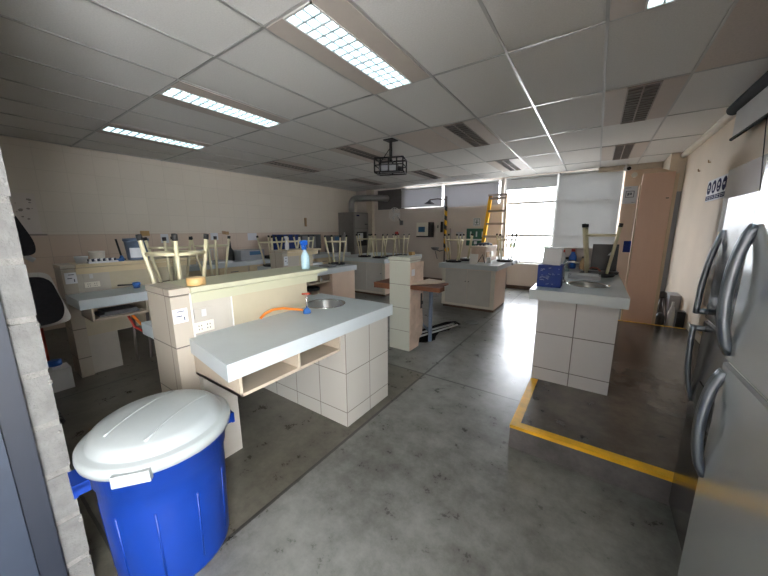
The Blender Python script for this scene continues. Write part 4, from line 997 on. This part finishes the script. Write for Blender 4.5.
e = B(-4.355,-4.33,1.105,1.16,ZL,ZL+.03); e.bevel(.01); single('blue_sponge', e, M['blueknob'], 'small blue sponge at the right end of the chequered rack', 'sponge')
e = MB(); e.tube([(-4.48,1.19,ZL),(-4.48,1.19,ZL+.02),(-4.50,1.165,ZL+.24)], .010, 8); e.lathe([(.035,ZL),(.03,ZL+.02)], -4.48, 1.19, 14); single('lab_stand', e, M['black'], 'dark upright rod stand on the left bench ledge', 'stand')
e = MB(); e.lathe([(.02,ZL),(.024,ZL+.03),(.014,ZL+.05),(.014,ZL+.06)], -4.36, 1.155, 14); single('ink_bottle', e, M['blueknob'], 'tiny blue bottle in front of the rod stand', 'bottle')
t = thing('grey_bucket', 'grey blue lidded bucket with a white label on the left bench ledge', 'bucket', (-4.43, 1.33, ZL))
e = MB(); e.lathe([(.095,ZL),(.10,ZL+.01),(.115,ZL+.215)], -4.43, 1.33, 28); link('bucket', e, M['bluepipe'], t)
e = MB(); e.lathe([(.12,ZL+.215),(.124,ZL+.22),(.122,ZL+.245),(.02,ZL+.25)], -4.43, 1.33, 28); link('lid', e, M['bluepipe'], t)
e = MB(); n = 8; vs = []
for k in range(n+1): 
    a = -.95+1.1*k/n; vs.append([e.bm.verts.new((-4.43+(.1125)*math.cos(a), 1.33+.1125*math.sin(a), z)) for z in (ZL+.03, ZL+.14)])
for k in range(n): e.bm.faces.new((vs[k][0],vs[k+1][0],vs[k+1][1],vs[k][1]))
link('paper_label', e, M['paper'], t)
# middle bench bits
spray(-4.38, 3.42, 1.176, .95, 'small white bottle on the middle bench ledge left end', 'tealbag', 'lgrey')
dev('papers', -4.05,-3.80,3.84,4.02,.868,.895,'dgrey','dark papers lying on the middle bench worktop','papers', .004)
bg = MB(); bg.lathe([(.10,0),(.12,.02),(.11,.05),(.05,.075),(.01,.08)], 0, 0, 16); bg.move((-3.90,3.60,.6525)); single('cloth_bundle', bg, M['mgrey'], 'grey bundle stuffed in the middle bench cubby', 'bundle')
dev('wood_crate', -3.96,-3.86,6.9,7.05,.868,.95,'tape','small brown carton behind the corner bench stools','carton') 
# far bench items
e = B(-1.93,-1.78,5.66,5.68,.877,1.06, rot=Matrix.Rotation(-.15,3,'X'), piv=(-1.85,5.67,.877)); single('standing_card', e, M['white'], 'white card standing upright at the front of the far bench', 'card')
h = MB(); h.tube([(-1.80,5.72,.885),(-1.74,5.74,1.0),(-1.72,5.76,1.05),(-1.70,5.78,.97),(-1.68,5.8,.885)], .007, 6); single('cable', h, M['black'], 'black cable loop behind the white card on the far bench', 'cable')
h = MB(); 
for k in range(3): h.tube([(-1.98+.07*k,6.2,1.204),(-1.95+.07*k,6.4,1.235),(-1.90+.06*k,6.55,1.204)], .018, 8)
single('cable_coil', h, M['ink'], 'dark blue coils lying on the far bench ledge', 'coil')
dev('tool_block', -1.70,-1.63,5.96,6.04,.877,.98,'white','small white block on the far bench right of its ledge','block', .006)

# ------------------------------------------------------------------ behind the pier on the left
t = thing('drafting_chair', 'tall black padded chair with white shell behind the grey block pier', 'chair', (-3.55, .40, 0))
CX, CY = -3.55, .40
def rounded(pts, rad, n=5):
    out = []
    for k in range(len(pts)):
        p0, p1, p2 = V(pts[k-1]+(0,)), V(pts[k]+(0,)), V(pts[(k+1)%len(pts)]+(0,))
        a = p1+(p0-p1).normalized()*min(rad, (p0-p1).length*.45); b = p1+(p2-p1).normalized()*min(rad, (p2-p1).length*.45)
        for m in range(n+1):
            t_ = m/n; q = a*(1-t_)**2+p1*2*t_*(1-t_)+b*t_*t_; out.append((q.x, q.y))
    return out
hd = MB(); hd.prism(rounded([(CY-.20,1.33),(CY-.20,1.68),(CY-.06,1.68),(CY+.03,1.42),(CY+.02,1.32)], .07), 'x', CX-.03, CX+.04); link('headrest', hd, M['blackcloth'], t)
e = MB(); e.tube([(CX,CY-.06,1.35),(CX,CY-.01,1.30),(CX,CY+.01,1.285)], .018, 8); e.tube([(CX-.0,CY-.10,1.15),(CX-.0,CY-.10,1.34)], .014, 8); link('headrest_post', e, M['lgrey'], t)
e = MB(); e.prism(rounded([(CY-.20,.77),(CY-.20,1.165),(CY+.06,1.155),(CY+.115,.90),(CY+.08,.79)], .07), 'x', CX-.0, CX+.07); link('backrest', e, M['blackcloth'], t)
e = MB(); e.prism(rounded([(CY-.21,.75),(CY-.21,1.195),(CY+.07,1.185),(CY+.155,.775),(CY+.02,.75)], .05), 'x', CX-.04, CX-.002); link('back_shell', e, M['white'], t)
e = B(CX-.02,CX+.38,CY-.21,CY-.08,.66,.72); e.bevel(.02,3); link('seat', e, M['blackcloth'], t)
e = MB(); e.tube([(CX+.12,CY-.12,.06),(CX+.12,CY-.12,.66)], .024, 12); link('gas_post', e, M['black'], t)
for k in range(4):
    a = PI/4+PI/2*k; e = MB(); e.tube([(CX+.12,CY-.12,.07),(CX+.12+.12*math.cos(a),CY-.12+.10*math.sin(a),.05)], .016, 8); e.lathe([(.010,0),(.020,.02),(.010,.045)], CX+.12+.12*math.cos(a), CY-.12+.10*math.sin(a), 10); link('castor_leg', e, M['black'], t)
e = MB(); e.lathe([(.045,0),(.05,.01),(.05,.70),(.03,.78),(.02,.82)], -4.45, .425, 18); single('fire_extinguisher', e, M['red'], 'tall red cylinder half hidden behind the black chair and the grey pier', 'cylinder')
t = thing('plastic_jug', 'translucent white jug with blue cap on the floor by the grey pier', 'jug', (-4.17, .49, 0))
e = B(-4.27,-4.08,.40,.56,0,.21); e.bevel(.03,3); e.box(-4.20,-4.14,.44,.50,.205,.24); link('jug_body', e, M['tealbag'], t)
e = MB(); e.lathe([(.05,.238),(.05,.285),(.03,.29)], -4.17, .47, 18); link('cap', e, M['blue'], t)

# ------------------------------------------------------------------ light
world = bpy.data.worlds.new('sky'); SC.world = world; world.use_nodes = True
nt = world.node_tree; bgn = nt.nodes['Background']
bgn.inputs['Color'].default_value = (.95, .97, 1.0, 1); bgn.inputs['Strength'].default_value = 31
for (x0,x1,z0,z1) in ((-2.04,.37,.66,2.775),(-5.98,-2.10,2.155,2.775)):
    L = bpy.data.lights.new('sky_portal', 'AREA'); L.shape = 'RECTANGLE'; L.size = x1-x0; L.size_y = z1-z0; L.cycles.is_portal = True
    lo = bpy.data.objects.new('sky_portal', L); COL.objects.link(lo); lo.location = ((x0+x1)/2, YB+.16, (z0+z1)/2); lo.rotation_euler = (-PI/2, 0, 0)
SC.view_settings.view_transform = 'Standard'; SC.view_settings.look = 'None'; SC.view_settings.gamma = 1; SC.view_settings.use_curve_mapping = False
SC.view_settings.exposure = 0.0
SC.cycles.use_denoising = True
SC.cycles.max_bounces = 10; SC.cycles.diffuse_bounces = 6; SC.cycles.transparent_max_bounces = 16
SC.cycles.caustics_reflective = False; SC.cycles.caustics_refractive = False
SC.cycles.sample_clamp_indirect = 6
